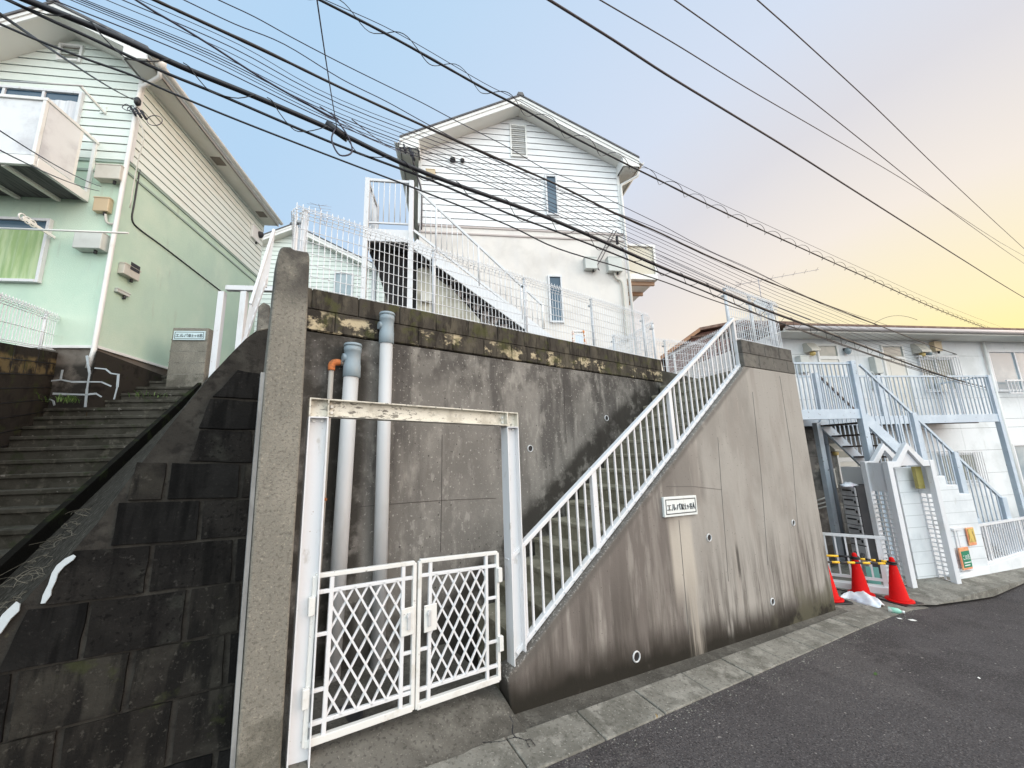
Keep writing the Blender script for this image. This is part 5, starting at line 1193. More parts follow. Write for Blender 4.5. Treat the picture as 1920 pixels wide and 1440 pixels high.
# ================================================================== apartment block on the right
q = FB.px
tW, tF = 1.15, 2.25
zrail = q(1690, 704, tW)[1]; zbt, zbb = q(1690, 781, tW)[1]+.02, q(1690, 790, tW)[1]-.06
sE = q(1862, 735, tW)[0]
lotz = -.78
mb = MB(); mb.slab([(-6, .45), (.8, .45), (2.4, .15), (14, -1.1), (14, 9), (-6, 9)], -2.5, [lotz]*6); solo("yard", None, None, mb, APRON, FB, kind='structure')
TB = Thing("apartment_block", "white-clad two-storey apartment block with pale blue walkway on the right", "apartment block", FB, (4, tF+2, lotz))
zev = q(1700, 640, tF)[1]+.05
sA, sZ = -1.2, 13.0
mb = MB(); sJ = q(1845, 700, tF)[0]
def panels(mb, s0, s1, z0, z1, t, pw=2.6, ph=.60, gap=.007, d=.03):
    z = z0
    while z < z1-.02:
        s = s0
        while s < s1-.02: mb.box(s+gap/2, min(s+pw, s1)-gap/2, t, t+d, z+gap/2, min(z+ph, z1)-gap/2); s += pw
        z += ph
sD = q(1660, 850, tF)[0]
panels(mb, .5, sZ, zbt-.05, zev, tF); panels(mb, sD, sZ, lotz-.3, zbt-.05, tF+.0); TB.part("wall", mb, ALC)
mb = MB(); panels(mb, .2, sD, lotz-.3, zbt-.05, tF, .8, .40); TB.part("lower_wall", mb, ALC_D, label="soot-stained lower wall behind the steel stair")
mb = MB(); mb.box(.52, sZ, tF+.031, tF+6, lotz-.3, zev); TB.part("core", mb, MORTAR)
mb = MB(); eo = tF-.62
ze1 = q(1700, 626, eo)[1]
sR0 = .45
mb.prism([(sR0, ze1+.0), (sZ+.3, ze1), (sZ+.3, ze1+.10), (sR0, ze1+.10)], eo, eo+.05); mb.box(sR0, sZ+.3, eo+.05, tF-.001, ze1+.02, ze1+.05)
eb = TB.part("eave", mb, SOFFIT)
mb = MB(); mb.tube([(sR0, eo-.06, ze1+.09), (sZ+.3, eo-.06, ze1+.09)], .055, 10); TB.part("gutter", mb, mk("pinkish_gutter", (.62, .55, .53), [], .5), parent=eb)
mb = MB(); mb.ext([Vector((sR0-.05, eo-.10, ze1+.14)), Vector((sR0-.05, eo+3.6, ze1+.95)), Vector((sR0-.05, eo+3.6, ze1+1.02)), Vector((sR0-.05, eo-.10, ze1+.19))], (sZ-sR0+.4, 0, 0)); TB.part("roof", mb, ROOF_BR)
mb = MB(); mb.prism([(sA-.2, lotz), (sA-.2, ze1), (sA-.199, ze1), (sA-.199, lotz)], tF+.2, tF+6) if 0 else mb.box(.47, .50, tF, tF+6, lotz, zev); TB.part("end_wall", mb, ALC)
def door(T, x0, x1, ytop, ybot, ttop, tbot, t, label=None):
    a, b = q(x0, ytop, t)[0], q(x1, ytop, t)[0]; z1 = q(x0, ytop, t)[1]; z0 = q(x0, ybot, t)[1]; za, zb2_ = q(x0, tbot, t)[1], q(x0, ttop, t)[1]
    mb = MB(); f = .05
    mb.box(a-f, a, t-.04, t, z0, zb2_+f); mb.box(b, b+f, t-.04, t, z0, zb2_+f); mb.box(a, b, t-.04, t, zb2_, zb2_+f); mb.box(a, b, t-.04, t, z1, za)
    fr = T.part("door_frame", mb, TRIM)
    mb = MB(); mb.box(a+.003, b-.003, t-.022, t-.002, z0, z1-.003); mb.box(a+.12, b-.12, t-.027, t-.02, z1-.95, z1-.14); d = T.part("door", mb, DOOR, parent=fr, bevel=.004)
    mb = MB(); mb.box(a, b, t-.016, t-.010, za, zb2_); T.part("transom_pane", mb, GLASS_G, parent=fr)
    return a, b, z0, z1
d1 = door(TB, 1536, 1570, 674, 778, 649, 668, tF); d2 = door(TB, 1657, 1693, 674, 785, 650, 669, tF)
d3 = door(TB, 1572, 1606, 866, 1000, 840, 858, tF)
def hood(label, x0, x1, y0, y1, t):
    a, b = q(x0, y0, t), q(x1, y1, t); T = Thing("porch_lamp", label, "lamp", FB, ((a[0]+b[0])/2, t, b[1]))
    h = max(.15, a[1]-b[1])
    ext_s = b[0]-a[0]
    mb = MB(); mb.ext([Vector((a[0], t, b[1])), Vector((a[0], t, a[1])), Vector((a[0], t-.10, a[1])), Vector((a[0], t-.24, b[1]+.05)), Vector((a[0], t-.24, b[1]))], (ext_s, 0, 0)); T.part("hood", mb, BOX_B, bevel=.006)
    mb = MB(); mb.lathe(((a[0]+b[0])/2, t-.12, b[1]), [(.05, 0), (.07, -.03), (.06, -.09), (.01, -.11)], 10); T.part("bulb_cover", mb, mk("amber_cover", (.60, .44, .16), [], .3))
hood("beige lamp hood over the left upper door of the apartment block", 1504, 1524, 645, 662, tF)
hood("beige lamp hood right of the second upper door of the apartment block", 1706, 1728, 646, 664, tF)
hood("beige lamp hood over the lower door under the steel stair", 1546, 1566, 832, 846, tF)
a, b = q(1741, 643, tF), q(1759, 660, tF); box_thing("junction_box", "yellowish box on the apartment wall under the eave", "box", FB, a[0], b[0], b[1], a[1], .12, TAN, tF)
def meterbox(label, x0, y0, x1, y1): a, b = q(x0, y0, tF), q(x1, y1, tF); return box_thing("meter_box", label, "box", FB, a[0], b[0], b[1], a[1], .16, BOX_G, tF)
meterbox("white meter cabinet between the two upper doors of the apartment block", 1627, 671, 1646, 702)
meterbox("white meter cabinet at the left end of the upper walkway", 1490, 670, 1512, 700)
T = meterbox("grey meter cabinet with pipes on the sooty wall below the steel stair", 1538, 880, 1560, 914)
s0_, z0_ = q(1540, 914, tF)
for k in range(3):
    P = [Vector((s0_+.08+.09*k, tF-.07, z0_)), Vector((s0_+.08+.09*k, tF-.07, z0_-.22-.09*k)), Vector((s0_-.3, tF-.07, z0_-.30-.09*k))]
    mb = MB(); mb.tube([P[0], P[1]-Vector((0, 0, -.04)), P[1]-Vector((.04, 0, 0)), P[2]], .018, 7); T.part("pipe", mb, TRIM)
for lab, x, y in (("round lamp beside the second upper door hood of the apartment block", 1734, 664), ("small round lamp between the two upper doors of the apartment block", 1584, 660)):
    s, z = q(x, y, tF); T = Thing("wall_lamp", lab, "lamp", FB, (s, tF, z)); mb = MB(); mb.lathe((s, tF-.09, z), [(.02, .09), (.07, .06), (.08, 0), (.05, -.07), (.01, -.09)], 12); T.part("globe", mb, GLASS_F)
    mb = MB(); mb.box(s-.05, s+.05, tF-.05, tF, z+.03, z+.10); T.part("mount", mb, CHAR)
for lab, x, y in (("gas meter behind the walkway rail between the upper doors", 1633, 722), ("gas meter behind the walkway rail near the right-hand window", 1757, 728)):
    s, z = q(x, y, tF); T = Thing("gas_meter", lab, "meter", FB, (s, tF, z-.2)); mb = MB(); mb.box(s-.10, s+.10, tF-.15, tF-.02, z-.12, z+.10); T.part("case", mb, BOX_G, bevel=.02)
    mb = MB()
    mb.tube(spline([Vector((s-.06, tF-.08, z+.10)), Vector((s-.06, tF-.08, z+.28)), Vector((s, tF-.08, z+.34)), Vector((s+.06, tF-.08, z+.28)), Vector((s+.06, tF-.08, z+.10))], 4), .014, 6); T.part("pipe", mb, TRIM)
# windows
def bars(T, w, s0, s1, z0, z1, t, n, mat):
    mb = MB(); mb.box(s0, s1, t-.14, t-.12, z1-.03, z1); mb.box(s0, s1, t-.14, t-.12, z0, z0+.03); mb.box(s0, s0+.02, t-.12, t-.05, z1-.03, z1); mb.box(s1-.02, s1, t-.12, t-.05, z1-.03, z1)
    for k in range(n+1): s = s0+(s1-s0)*k/n; mb.box(s-.007, s+.007, t-.137, t-.123, z0+.03, z1-.03)
    T.part("window_grille", mb, mat, parent=w)
a, b = q(1713, 672, tF), q(1788, 703, tF); w = window(TB, FB, a[0]+.1, b[0], b[1]-.45, a[1], tF, GLASS_G, sashes=2); bars(TB, w, a[0], b[0]+.1, b[1]-.5, a[1]+.05, tF, 16, WHITE)
a, b = q(1752, 852, tF), q(1842, 902, tF); w = window(TB, FB, a[0]+.1, b[0]-.1, b[1], a[1], tF, GLASS_G, sashes=2); bars(TB, w, a[0], b[0], b[1]-.05, a[1]+.05, tF, 18, WHITE)
a, b = q(1846, 657, tF), q(1925, 720, tF); w = window(TB, FB, a[0], a[0]+2.0, q(1860, 735, tF)[1], a[1], tF, GLASS_F, sashes=2, fw=.06)
a = q(1893, 832, tF); w = window(TB, FB, a[0], a[0]+1.8, a[1]-1.6, a[1], tF, GLASS_F, sashes=2, fw=.06)
T = Thing("window_railing", "white railing below the large upper window at the right edge", "railing", FB, (q(1888, 735, tF-.2)[0], tF-.2, 2.5))
a, b = q(1886, 712, tF-.2), q(1890, 738, tF-.2)
mb = MB(); mb.box(a[0], a[0]+2.4, tF-.22, tF-.18, a[1]-.04, a[1]); mb.box(a[0], a[0]+2.4, tF-.22, tF-.18, b[1], b[1]+.03); T.part("rail", mb, WHITE)
for k in range(20): s = a[0]+.02+2.36*k/19; mb = MB(); mb.box(s-.009, s+.009, tF-.21, tF-.19, b[1]+.03, a[1]-.04); T.part("baluster", mb, WHITE)
mb = MB(); P = [FB.p3(x, y, tF-.06) for x, y in ((1872, 755), (1924, 965))]; s_ = q(1882, 790, tF-.06)[0]
mb.tube([(s_, tF-.06, ze1), (s_, tF-.06, lotz)], .035, 8); solo("downpipe", "white downpipe beside the blue corner post of the apartment walkway", "downpipe", mb, TRIM, FB, (s_, tF-.06, lotz))
# walkway
T = Thing("walkway", "pale blue steel walkway with barred railing along the upper floor of the apartment block", "walkway", FB, (2, tW, lotz))
sL0 = -2.0
mb = MB(); mb.box(sL0, sE+.05, tW, tW+.06, zbb, zbt); T.part("edge_beam", mb, BLUE, bevel=.005)
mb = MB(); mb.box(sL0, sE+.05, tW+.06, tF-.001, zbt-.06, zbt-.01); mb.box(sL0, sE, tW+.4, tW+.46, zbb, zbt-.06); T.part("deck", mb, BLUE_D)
mb = MB(); mb.box(.1, sE+.03, tW+.0, tW+.045, zrail-.035, zrail); mb.box(sE-.015, sE+.03, tW+.045, tF-.02, zrail-.035, zrail); T.part("handrail", mb, BLUE)
nb_ = 46
for k in range(nb_+1):
    s = .12+(sE-.12)*k/nb_; big = k in (18, nb_)
    mb = MB()
    if big: mb.box(s-.045, s+.045, tW-.012, tW+.06, zbb, zrail+.01)
    else: mb.box(s-.010, s+.010, tW+.012, tW+.032, zbt-.06, zrail-.035)
    T.part("post" if big else "baluster", mb, BLUE)
for k in range(8):
    t = tW+.1+(tF-tW-.15)*k/7; mb = MB(); mb.box(sE-.008, sE+.012, t-.01, t+.01, zbt-.05, zrail-.035); T.part("baluster", mb, BLUE)
for s in (sE, 2.55):
    mb = MB(); mb.box(s-.05, s+.05, tW-.02, tW+.08, lotz-.2, zbb); T.part("column", mb, BLUE, bevel=.005)
# stair and landing
T = Thing("steel_stair", "pale blue steel stair with landing descending to the right in front of the walkway", "stairs", FB, (0, 0, lotz))
zlt, zlb = q(1606, 767)[1], q(1612, 785)[1]; zlr = q(1598, 680)[1]
sP = q(1607, 740)[0]; sLL = -1.5
mb = MB(); mb.box(sLL, sP, -.03, .03, zlb, zlt); T.part("landing_beam", mb, BLUE, bevel=.005)
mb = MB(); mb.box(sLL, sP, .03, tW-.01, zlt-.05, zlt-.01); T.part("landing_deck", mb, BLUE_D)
mb = MB(); mb.box(sLL, sP-.05, -.022, .022, zlr-.035, zlr); T.part("landing_handrail", mb, BLUE)
for k in range(1, 17):
    s = sLL+(sP-sLL)*k/17; mb = MB(); mb.box(s-.010, s+.010, -.010, .010, zlt, zlr-.035); T.part("baluster", mb, BLUE)
for s, tt, z1 in ((sP, 0, zlr+.03), (sP, .95, zlb), (sLL, 0, zlr), (q(1530, 705, .95)[0], .95, zlr)):
    mb = MB(); mb.box(s-.055, s+.055, tt-.055, tt+.055, lotz-.2 if z1 != zlr else zlt, z1); T.part("post", mb, BLUE, bevel=.005)
A, B, C_ = q(1612, 684), q(1790, 845), q(1878, 935)
g0, g1 = Vector((sP+.05, 0, q(1622, 782)[1])), None
sl_ = (C_[1]-A[1])/(C_[0]-A[0]); ln = C_[0]-sP
g1 = Vector((g0.x+ln+.05, 0, g0.z+sl_*(ln+.05)))
for tt in (0, .92):
    mb = MB(); mb.bar(g0+Vector((0, tt, 0)), g1+Vector((0, tt, 0)), .05, .20); T.part("stringer", mb, BLUE, bevel=.004)
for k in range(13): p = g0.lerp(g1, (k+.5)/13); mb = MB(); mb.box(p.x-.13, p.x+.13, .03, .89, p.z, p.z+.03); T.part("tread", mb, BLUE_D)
p0_, p1_ = Vector((A[0], 0, A[1])), Vector((C_[0], 0, C_[1]))
for tt in (0, .92):
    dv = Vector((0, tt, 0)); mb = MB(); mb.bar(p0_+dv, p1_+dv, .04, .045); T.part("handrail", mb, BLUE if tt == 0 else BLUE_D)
    for k in range(1, 24):
        f = k/24; p = p0_.lerp(p1_, f)+dv; zz = g0.z+sl_*(p.x-g0.x)+.05; big = k in (9, 16) and tt == 0
        mb = MB(); w = .05 if big else .010; mb.box(p.x-w, p.x+w, p.y-w*.8, p.y+w*.8, zz if not big else zz-.15, p.z+(.04 if big else 0)); T.part("post" if big else "baluster", mb, BLUE)
    mb = MB(); mb.box(p1_.x-.055, p1_.x+.055, tt-.045, tt+.045, lotz-.1, p1_.z+.03); T.part("post", mb, BLUE, bevel=.005)
# slim grey pole and the lower bits left of the portal
s, z = q(1550, 835, 1.0); mb = MB(); mb.tube([(s, 1.0, z), (s, 1.0, lotz)], .045, 12); mb.tube([(s, 1.0, z), (s, 1.0, zlb-.0)], .045, 12) if zlb > z else None
solo("support_pole", "grey steel pole standing under the landing beside the meter cabinet", "pole", mb, mk("grey_blue_steel", (.20, .23, .27), [], .5), FB, (s, 1.0, lotz))
# stepped white block wall seen through the portal
tS_ = -.32
pts = [(1664, 878), (1748, 878), (1751, 893), (1772, 893), (1775, 910), (1796, 911), (1799, 927), (1822, 928), (1836, 985)]
P = [q(x, y, tS_) for x, y in pts]
T = Thing("block_wall", "white painted block wall stepping down to the right behind the white portal", "wall", FB, (P[1][0], tS_, lotz))
zz = [p[1] for p in P]
mb = MB(); poly = [(P[0][0], lotz-.2), (P[0][0], zz[0]), (P[1][0], zz[0]), (P[1][0], zz[2]), (P[3][0], zz[2]), (P[3][0], zz[4]), (P[5][0], zz[4]), (P[5][0], zz[6]), (P[7][0], zz[6]), (P[7][0], lotz-.2)]
sI = q(1678, 878, tS_)[0]
poly[0] = (sI, poly[0][1]); poly[1] = (sI, poly[1][1]); mb.prism(poly, tS_, tS_+.15); T.part("wall_body", mb, WBLOCK, bevel=.008)
mb = MB(); mb.box(sI+.001, sI+.15, tS_+.151, tS_+1.0, lotz-.2, zz[0]-.002); T.part("return_wall", mb, WBLOCK)
mb = MB()
z = lotz+.1
while z < zz[0]-.1:
    lim = P[7][0] if z < zz[6] else (P[5][0] if z < zz[4] else P[1][0]); mb.box(sI+.002, lim-.003, tS_-.0015, tS_, z-.004, z+.004); z += .2
T.part("joint", mb, mk("grey_joint", (.45, .47, .48), [], .9))
s_a, s_b = q(1597, 895, .6)[0], q(1645, 895, .6)[0]; z_a, z_b = q(1600, 881, .6)[1], q(1600, 911, .6)[1]
mb = MB(); mb.box(s_a, s_b+.25, .6, .72, z_b, z_a); T2 = Thing("low_wall", "white block parapet behind the charcoal mailbox cabinet", "wall", FB, (s_a, .6, z_b)); T2.part("wall_body", mb, WBLOCK, bevel=.006)
mb = MB(); mb.box(s_a, s_b+.25, .58, .74, z_a, z_a+.03); T2.part("coping", mb, WBLOCK)
# mailbox cabinet
tm = .05; dm = .27
sc_ = q(1614, 960, tm)[0]; se_ = q(1660, 940, tm)[0]; zc1 = q(1614, 913, tm)[1]
T = Thing("mailbox_cabinet", "charcoal cabinet with a steel mailboxes on its side, left of the white portal", "mailboxes", FB, (sc_, tm, lotz))
mb = MB(); mb.box(sc_, se_, tm, tm+dm+.02, lotz, zc1+.02); T.part("cabinet", mb, CHAR, bevel=.006)
h_ = (zc1-(lotz+.55))/6
for k in range(6):
    z = lotz+.55+h_*k; mb = MB(); mb.box(sc_-.035, sc_-.001, tm+.01, tm+dm, z+.006, z+h_-.006); mbx = T.part("mailbox", mb, STEEL, bevel=.005)
    mb = MB(); mb.box(sc_-.040, sc_-.0355, tm+.07, tm+dm-.03, z+h_*.55, z+h_*.70); T.part("slot", mb, BLACKP, parent=mbx)
    mb = MB(); mb.box(sc_-.046, sc_-.0355, tm+.025, tm+.05, z+h_*.30, z+h_*.58); T.part("lock", mb, BLACKP, parent=mbx)
mb = MB(); mb.box(sc_-.035, sc_-.001, tm+.01, tm+dm, lotz, lotz+.535); lp = T.part("lower_panel", mb, STEEL, bevel=.005)
me_ = text_mesh("回収", .1, (0, 0, 0, .12), .19, .002)
for v in me_.vertices: v.co = Vector((sc_-.037+v.co.y, tm+dm-.04-v.co.x, lotz+.30+v.co.z))
T.part("lettering", shift(me_, T.org), INK, parent=lp)
a, b = (sc_-.03, 0), (sc_+.06, 0)
mb = MB(); c = Vector(((a[0]+b[0])/2, tm+.15, zc1-.005)); n = 14
vs = []; fs = []
for i in range(7):
    for k in range(n):
        rr_ = (.13, .15, .14, .11, .08, .04, .01)[i]*rnd.uniform(.8, 1.2); vs.append(c+Vector((rr_*1.2*math.cos(2*math.pi*k/n), rr_*.7*math.sin(2*math.pi*k/n), (0, .02, .04, .06, .07, .08, .085)[i]*rnd.uniform(.7, 1.2))))
fs = [(i*n+k, i*n+(k+1) % n, (i+1)*n+(k+1) % n, (i+1)*n+k) for i in range(6) for k in range(n)]
mb.add(vs, fs, True); solo("plastic_bag", "crumpled clear plastic bag lying on top of the steel mailboxes", "bag", mb, BAG, FB, c)

# ================================================================== white portal with two little gables
PL0 = FW.w(road_hit(1709, 1114)); FP = Fr((PL0.x, PL0.y), 117.5); zg = PL0.z; qp = FP.px
sR_ = qp(1797, 1090)[0]; bk = hit(1668, 1094, Vector((0, 0, 1)), Vector((0, 0, zg))); tBk = .37; print('portal', sR_, tBk, zg, qp(1797, 1090), qp(1651, 862), qp(1749, 862), qp(1694, 832))
zs_ = qp(1700, 864)[1]; za_ = qp(1694, 830)[1]; pw = .095
T = Thing("portal", "white entrance portal with twin pointed gables and lattice side panels", "portal", FP, (sR_/2, tBk/2, zg))
for s in (0, sR_-pw):
    for t in (0, tBk):
        mb = MB(); mb.box(s, s+pw, t-.045, t+.045, zg-.1, zs_); T.part("post", mb, WHITE, bevel=.006)
sc = sR_/2; hw = sR_*.27
for t in (0, tBk):
    mb = MB(); d = .10
    mb.prism([(pw, zs_-d), (sc-hw, zs_-d), (sc-hw+.02, zs_-d), (sc, za_-d*1.25), (sc+hw-.02, zs_-d), (sR_-pw, zs_-d), (sR_-pw, zs_), (sc+hw+.03, zs_), (sc, za_), (sc-hw-.03, zs_), (pw, zs_)], t-.04, t+.04); T.part("gable_beam", mb, WHITE, bevel=.006)
mb = MB(); mb.prism([(sc-hw+.05, zs_-d+.02), (sc+hw-.05, zs_-d+.02), (sc, za_-d*1.3)], .005, .02); T.part("gable_panel", mb, mk("pale_grey_panel", (.62, .62, .64), [], .4))
for s in (pw*.5, sR_-pw*.5):
    mb = MB(); zt_ = zs_-.02; zm = qp(1660, 924)[1] if s < .2 else qp(1770, 926)[1]
    mb.box(s-.012, s+.012, .046, tBk-.046, zm, zt_); T.part("side_panel", mb, WHITE)
    mb = MB(); z = zg+.10; cell = .075
    for k in range(int((zm-zg-.1)/cell)+1): mb.box(s-.008, s+.008, .046, tBk-.046, z+k*cell-.010, z+k*cell+.010)
    nn = max(3, int((tBk-.09)/cell))
    for k in range(1, nn): t = .046+(tBk-.092)*k/nn; mb.box(s-.0065, s+.0065, t-.010, t+.010, zg+.1, zm)
    T.part("lattice", mb, WHITE)
a, b = qp(1733, 874, .12), qp(1750, 915, .12); mb = MB(); mb.box(sR_-pw-.14, sR_-pw-.004, .10, .16, b[1], a[1]); T.part("amber_panel", mb, GOLD, bevel=.006, label="amber lamp panel inside the right post")
mb = MB(); mb.slab([(.02, -.02), (sR_+.25, -.12), (sR_+.9, 2.2), (.1, 2.2)], zg-.9, [zg+.03, zg+.06, zg+.08, zg+.06]); solo("entrance_step", None, None, mb, APRON, FP, kind='structure', bevel=.02)
# white low wall with barred fence to the right of the portal
r1 = FW.w(road_hit(1815, 1108)); r2 = FW.w(road_hit(1925, 1070)); azw = 109; FLW = Fr((r1.x, r1.y), azw); ql_ = FLW.px; print('lowwall az', azw)
zt0, zt1 = ql_(1800, 1080)[1], ql_(1918, 1040)[1]; s_0, s_1 = ql_(1800, 1090)[0], ql_(1918, 1060)[0]; kz = (zt1-zt0)/(s_1-s_0)
T = Thing("low_wall", "low white rendered wall carrying a barred fence right of the portal", "wall", FLW, (1, 0, r1.z))
mb = MB(); mb.prism([(s_0, r1.z-.9), (14, r1.z-2.2), (14, zt0+kz*(14-s_0)), (s_0, zt0)], 0, .16); T.part("wall_body", mb, WBLOCK, bevel=.01)
f0_, f1_ = ql_(1785, 993, .08), ql_(1920, 971, .08); fb0, fb1 = ql_(1806, 1070, .08), ql_(1920, 1036, .08)
T = Thing("bar_fence", "white barred fence on the low white wall right of the portal", "fence", FLW, (f0_[0], .08, fb0[1]))
ft = lambda s: f0_[1]+(f1_[1]-f0_[1])*(s-f0_[0])/(f1_[0]-f0_[0]); fbm = lambda s: fb0[1]+(fb1[1]-fb0[1])*(s-fb0[0])/(fb1[0]-fb0[0])
S0, S1 = f0_[0], 9.0
mb = MB(); mb.bar((S0, .08, ft(S0)), (S1, .08, ft(S1)), .045, .04); T.part("top_rail", mb, WHITE); mb = MB(); mb.bar((S0, .08, fbm(S0)+.02), (S1, .08, fbm(S1)+.02), .035, .035); T.part("bottom_rail", mb, WHITE)
s = S0+.05; k = 0
while s < S1:
    big = k % 15 == 12; w = .022 if big else .011; mb = MB(); mb.box(s-w, s+w, .08-w*.7, .08+w*.7, fbm(s)-(.12 if big else -.02), ft(s)-.01); T.part("post" if big else "bar", mb, WHITE); s += .075; k += 1
# posters on the fence
a, b = ql_(1797, 1028, .03), ql_(1824, 1066, .03)
T = Thing("notice_board", "small green notice with orange frame tied to the barred fence", "sign", FLW, (a[0], .03, b[1]))
mb = MB(); mb.box(a[0], b[0], .025, .045, b[1], a[1]); T.part("frame", mb, SIGN_O, bevel=.004)
w_ = b[0]-a[0]; h_ = a[1]-b[1]
mb = MB(); mb.box(a[0]+w_*.12, b[0]-w_*.04, .021, .0245, b[1]+h_*.10, b[1]+h_*.84); sg = T.part("poster", mb, SIGN_G)
T.part("lettering", shift(text_mesh("この先", .1, (a[0]+w_*.20, .019, b[1]+h_*.44, h_*.24), w_*.68, .001), T.org), INK_L, parent=sg)
mb = MB(); mb.box(a[0]+w_*.2, b[0]-w_*.1, .0185, .0205, b[1]+h_*.30, b[1]+h_*.34); mb.box(a[0]+w_*.2, b[0]-w_*.25, .0185, .0205, b[1]+h_*.18, b[1]+h_*.22); T.part("text_line", mb, INK_L, parent=sg)
a, b = ql_(1810, 990, .03), ql_(1832, 1021, .03)
T = Thing("notice_board", "faded yellow and orange notice hanging below the fence rail", "sign", FLW, (a[0], .03, b[1]))
w_ = b[0]-a[0]; h_ = a[1]-b[1]
mb = MB(); mb.box(a[0], b[0], .025, .04, b[1], a[1]); T.part("frame", mb, SIGN_O, bevel=.004); mb = MB(); mb.box(a[0]+w_*.1, b[0]-w_*.06, .021, .0245, b[1]+h_*.18, b[1]+h_*.93); T.part("poster", mb, SIGN_Y)
weed("weed", "dry green weeds at the foot of the low white wall by the right edge", FW.w(road_hit(1900, 1098)), 140, .16, .28, LEAF)
weed("weed", "few green weeds at the corner of the low white wall and the portal", FW.w(road_hit(1795, 1108)), 50, .10, .14, LEAF)
# low kerb wall with railing left of the portal
k1 = FW.w(road_hit(1672, 1118)); k2 = FW.w(road_hit(1581, 1104)); azk = math.degrees(math.atan2(k2.x-k1.x, k2.y-k1.y)); FK = Fr((k1.x, k1.y), azk); qk = FK.px; Lk = (k2-k1).length; print('kerb wall az', azk, Lk, k1, k2)
T = Thing("low_wall", "short white kerb wall behind the red cones left of the portal", "wall", FK, (.5, 0, k1.z))
zk = qk(1668, 1098)[1]
mb = MB(); mb.box(-.02, Lk+1.2, 0, .15, k1.z-.5, zk); T.part("wall_body", mb, WBLOCK, bevel=.008)
T = Thing("bar_fence", "white barred railing on the kerb wall behind the red cones", "fence", FK, (.1, .07, zk))
t0_, b0_ = qk(1650, 1008, .07), qk(1658, 1088, .07)
zT, zB = t0_[1], zk+.09
mb = MB(); mb.bar((-.05, .07, zT), (Lk+1.2, .07, zT), .05, .04); T.part("top_rail", mb, WHITE); mb = MB(); mb.bar((-.1, .07, zB), (Lk+1.2, .07, zB), .035, .04); T.part("bottom_rail", mb, WHITE)
s = .05; k = 0
while s < Lk+1.2:
    big = k == 0; w = .028 if big else .012; mb = MB(); mb.box(s-w, s+w, .07-w*.7, .07+w*.7, zB-(.12 if big else 0), zT-.02); T.part("post" if big else "bar", mb, WHITE); s += .135; k += 1
mb = MB(); a, b = qk(1622, 1062, -.25), qk(1652, 1092, -.25); mb.box(min(a[0], b[0]), max(a[0], b[0]), -.27, -.25, b[1]-.1, a[1]); solo("teal_sheet", "teal plastic sheet standing behind the railing of the kerb wall", "sheet", mb, TEAL, FK, (a[0], -.25, b[1]))

# ================================================================== cones, bars, litter
def cone(label, x, y, rot, tilt=0.0):
    p = FW.w(road_hit(x, y)); F = Fr((p.x, p.y), 90+rot); T = Thing("traffic_cone", label, "traffic cone", F, (0, 0, p.z+.012), "red traffic cones")
    z = p.z+.012; k = .91
    mb = MB(); mb.lathe((0, 0, z), [(r*k*.9, h*k) for r, h in ((.155, .05), (.140, .065), (.040, .66), (.033, .69), (.012, .70))], 24); mb.lathe((0, 0, z), [(r*k, h*k) for r, h in ((.185, .028), (.18, .05), (.15, .055))], 24); T.part("cone_body", mb, CONE)
    mb = MB(); mb.lathe((0, 0, z), [(r*k, h*k) for r, h in ((.056, .548), (.0565, .548), (.0515, .60), (.051, .60))], 20); T.part("dirty_band", mb, mk("scuffed_red", (.40, .03, .025), [dict(col=(.62, .10, .08), scale=20, lo=.45, hi=.6)], .7)) if 0 else None
    mb = MB(); mb.slab([(-.19, -.19), (.19, -.19), (.19, .19), (-.19, .19)], z, z+.028); T.part("base_weight", mb, BLACKP, bevel=.012)
    return p, z
c1_, cz1 = cone("nearest red traffic cone in front of the white portal", 1688, 1131, 20)
c2_, cz2 = cone("red traffic cone standing against the short kerb wall", 1616, 1119, 10)
c3_, cz3 = cone("red traffic cone half hidden by the end of the concrete wall", 1557, 1128, 30)
def stripe_bar(label, a, b, n):
    T = Thing("striped_bar", label, "barrier bar", WF, a, "striped bars between the cones"); d = (b-a)
    for k in range(n):
        mb = MB(); mb.tube([a+d*(k/n), a+d*((k+1)/n)], .017, 8); T.part("yellow_band" if k % 2 else "black_band", mb, YEL if k % 2 else BLACKP)
    for e in (a, b):
        mb = MB(); mb.tube([e+Vector(((.048)*math.cos(2*math.pi*k/12), (.048)*math.sin(2*math.pi*k/12), 0)) for k in range(13)], .012, 6); T.part("ring", mb, BLACKP)
e1 = Vector((c1_.x, c1_.y, cz1+.54)); e3 = Vector((c3_.x, c3_.y, cz3+.54)); e2 = Vector((c2_.x, c2_.y, cz2+.55))
stripe_bar("yellow and black bar resting between the nearest cone and the half hidden cone", e1, e3, 9)
stripe_bar("yellow and black bar from the nearest cone past the cone by the kerb wall", e1+Vector((0, 0, .025)), e2+(e2-e1)*.0, 7)
far = e2+Vector((-.55, .95, .02)); stripe_bar("yellow and black bar running back from the cone by the kerb wall", e2+Vector((0, 0, .025)), Vector((FW.w((5.35, 1.3, 0)).x, FW.w((5.35, 1.3, 0)).y, e2.z+.03)), 7)
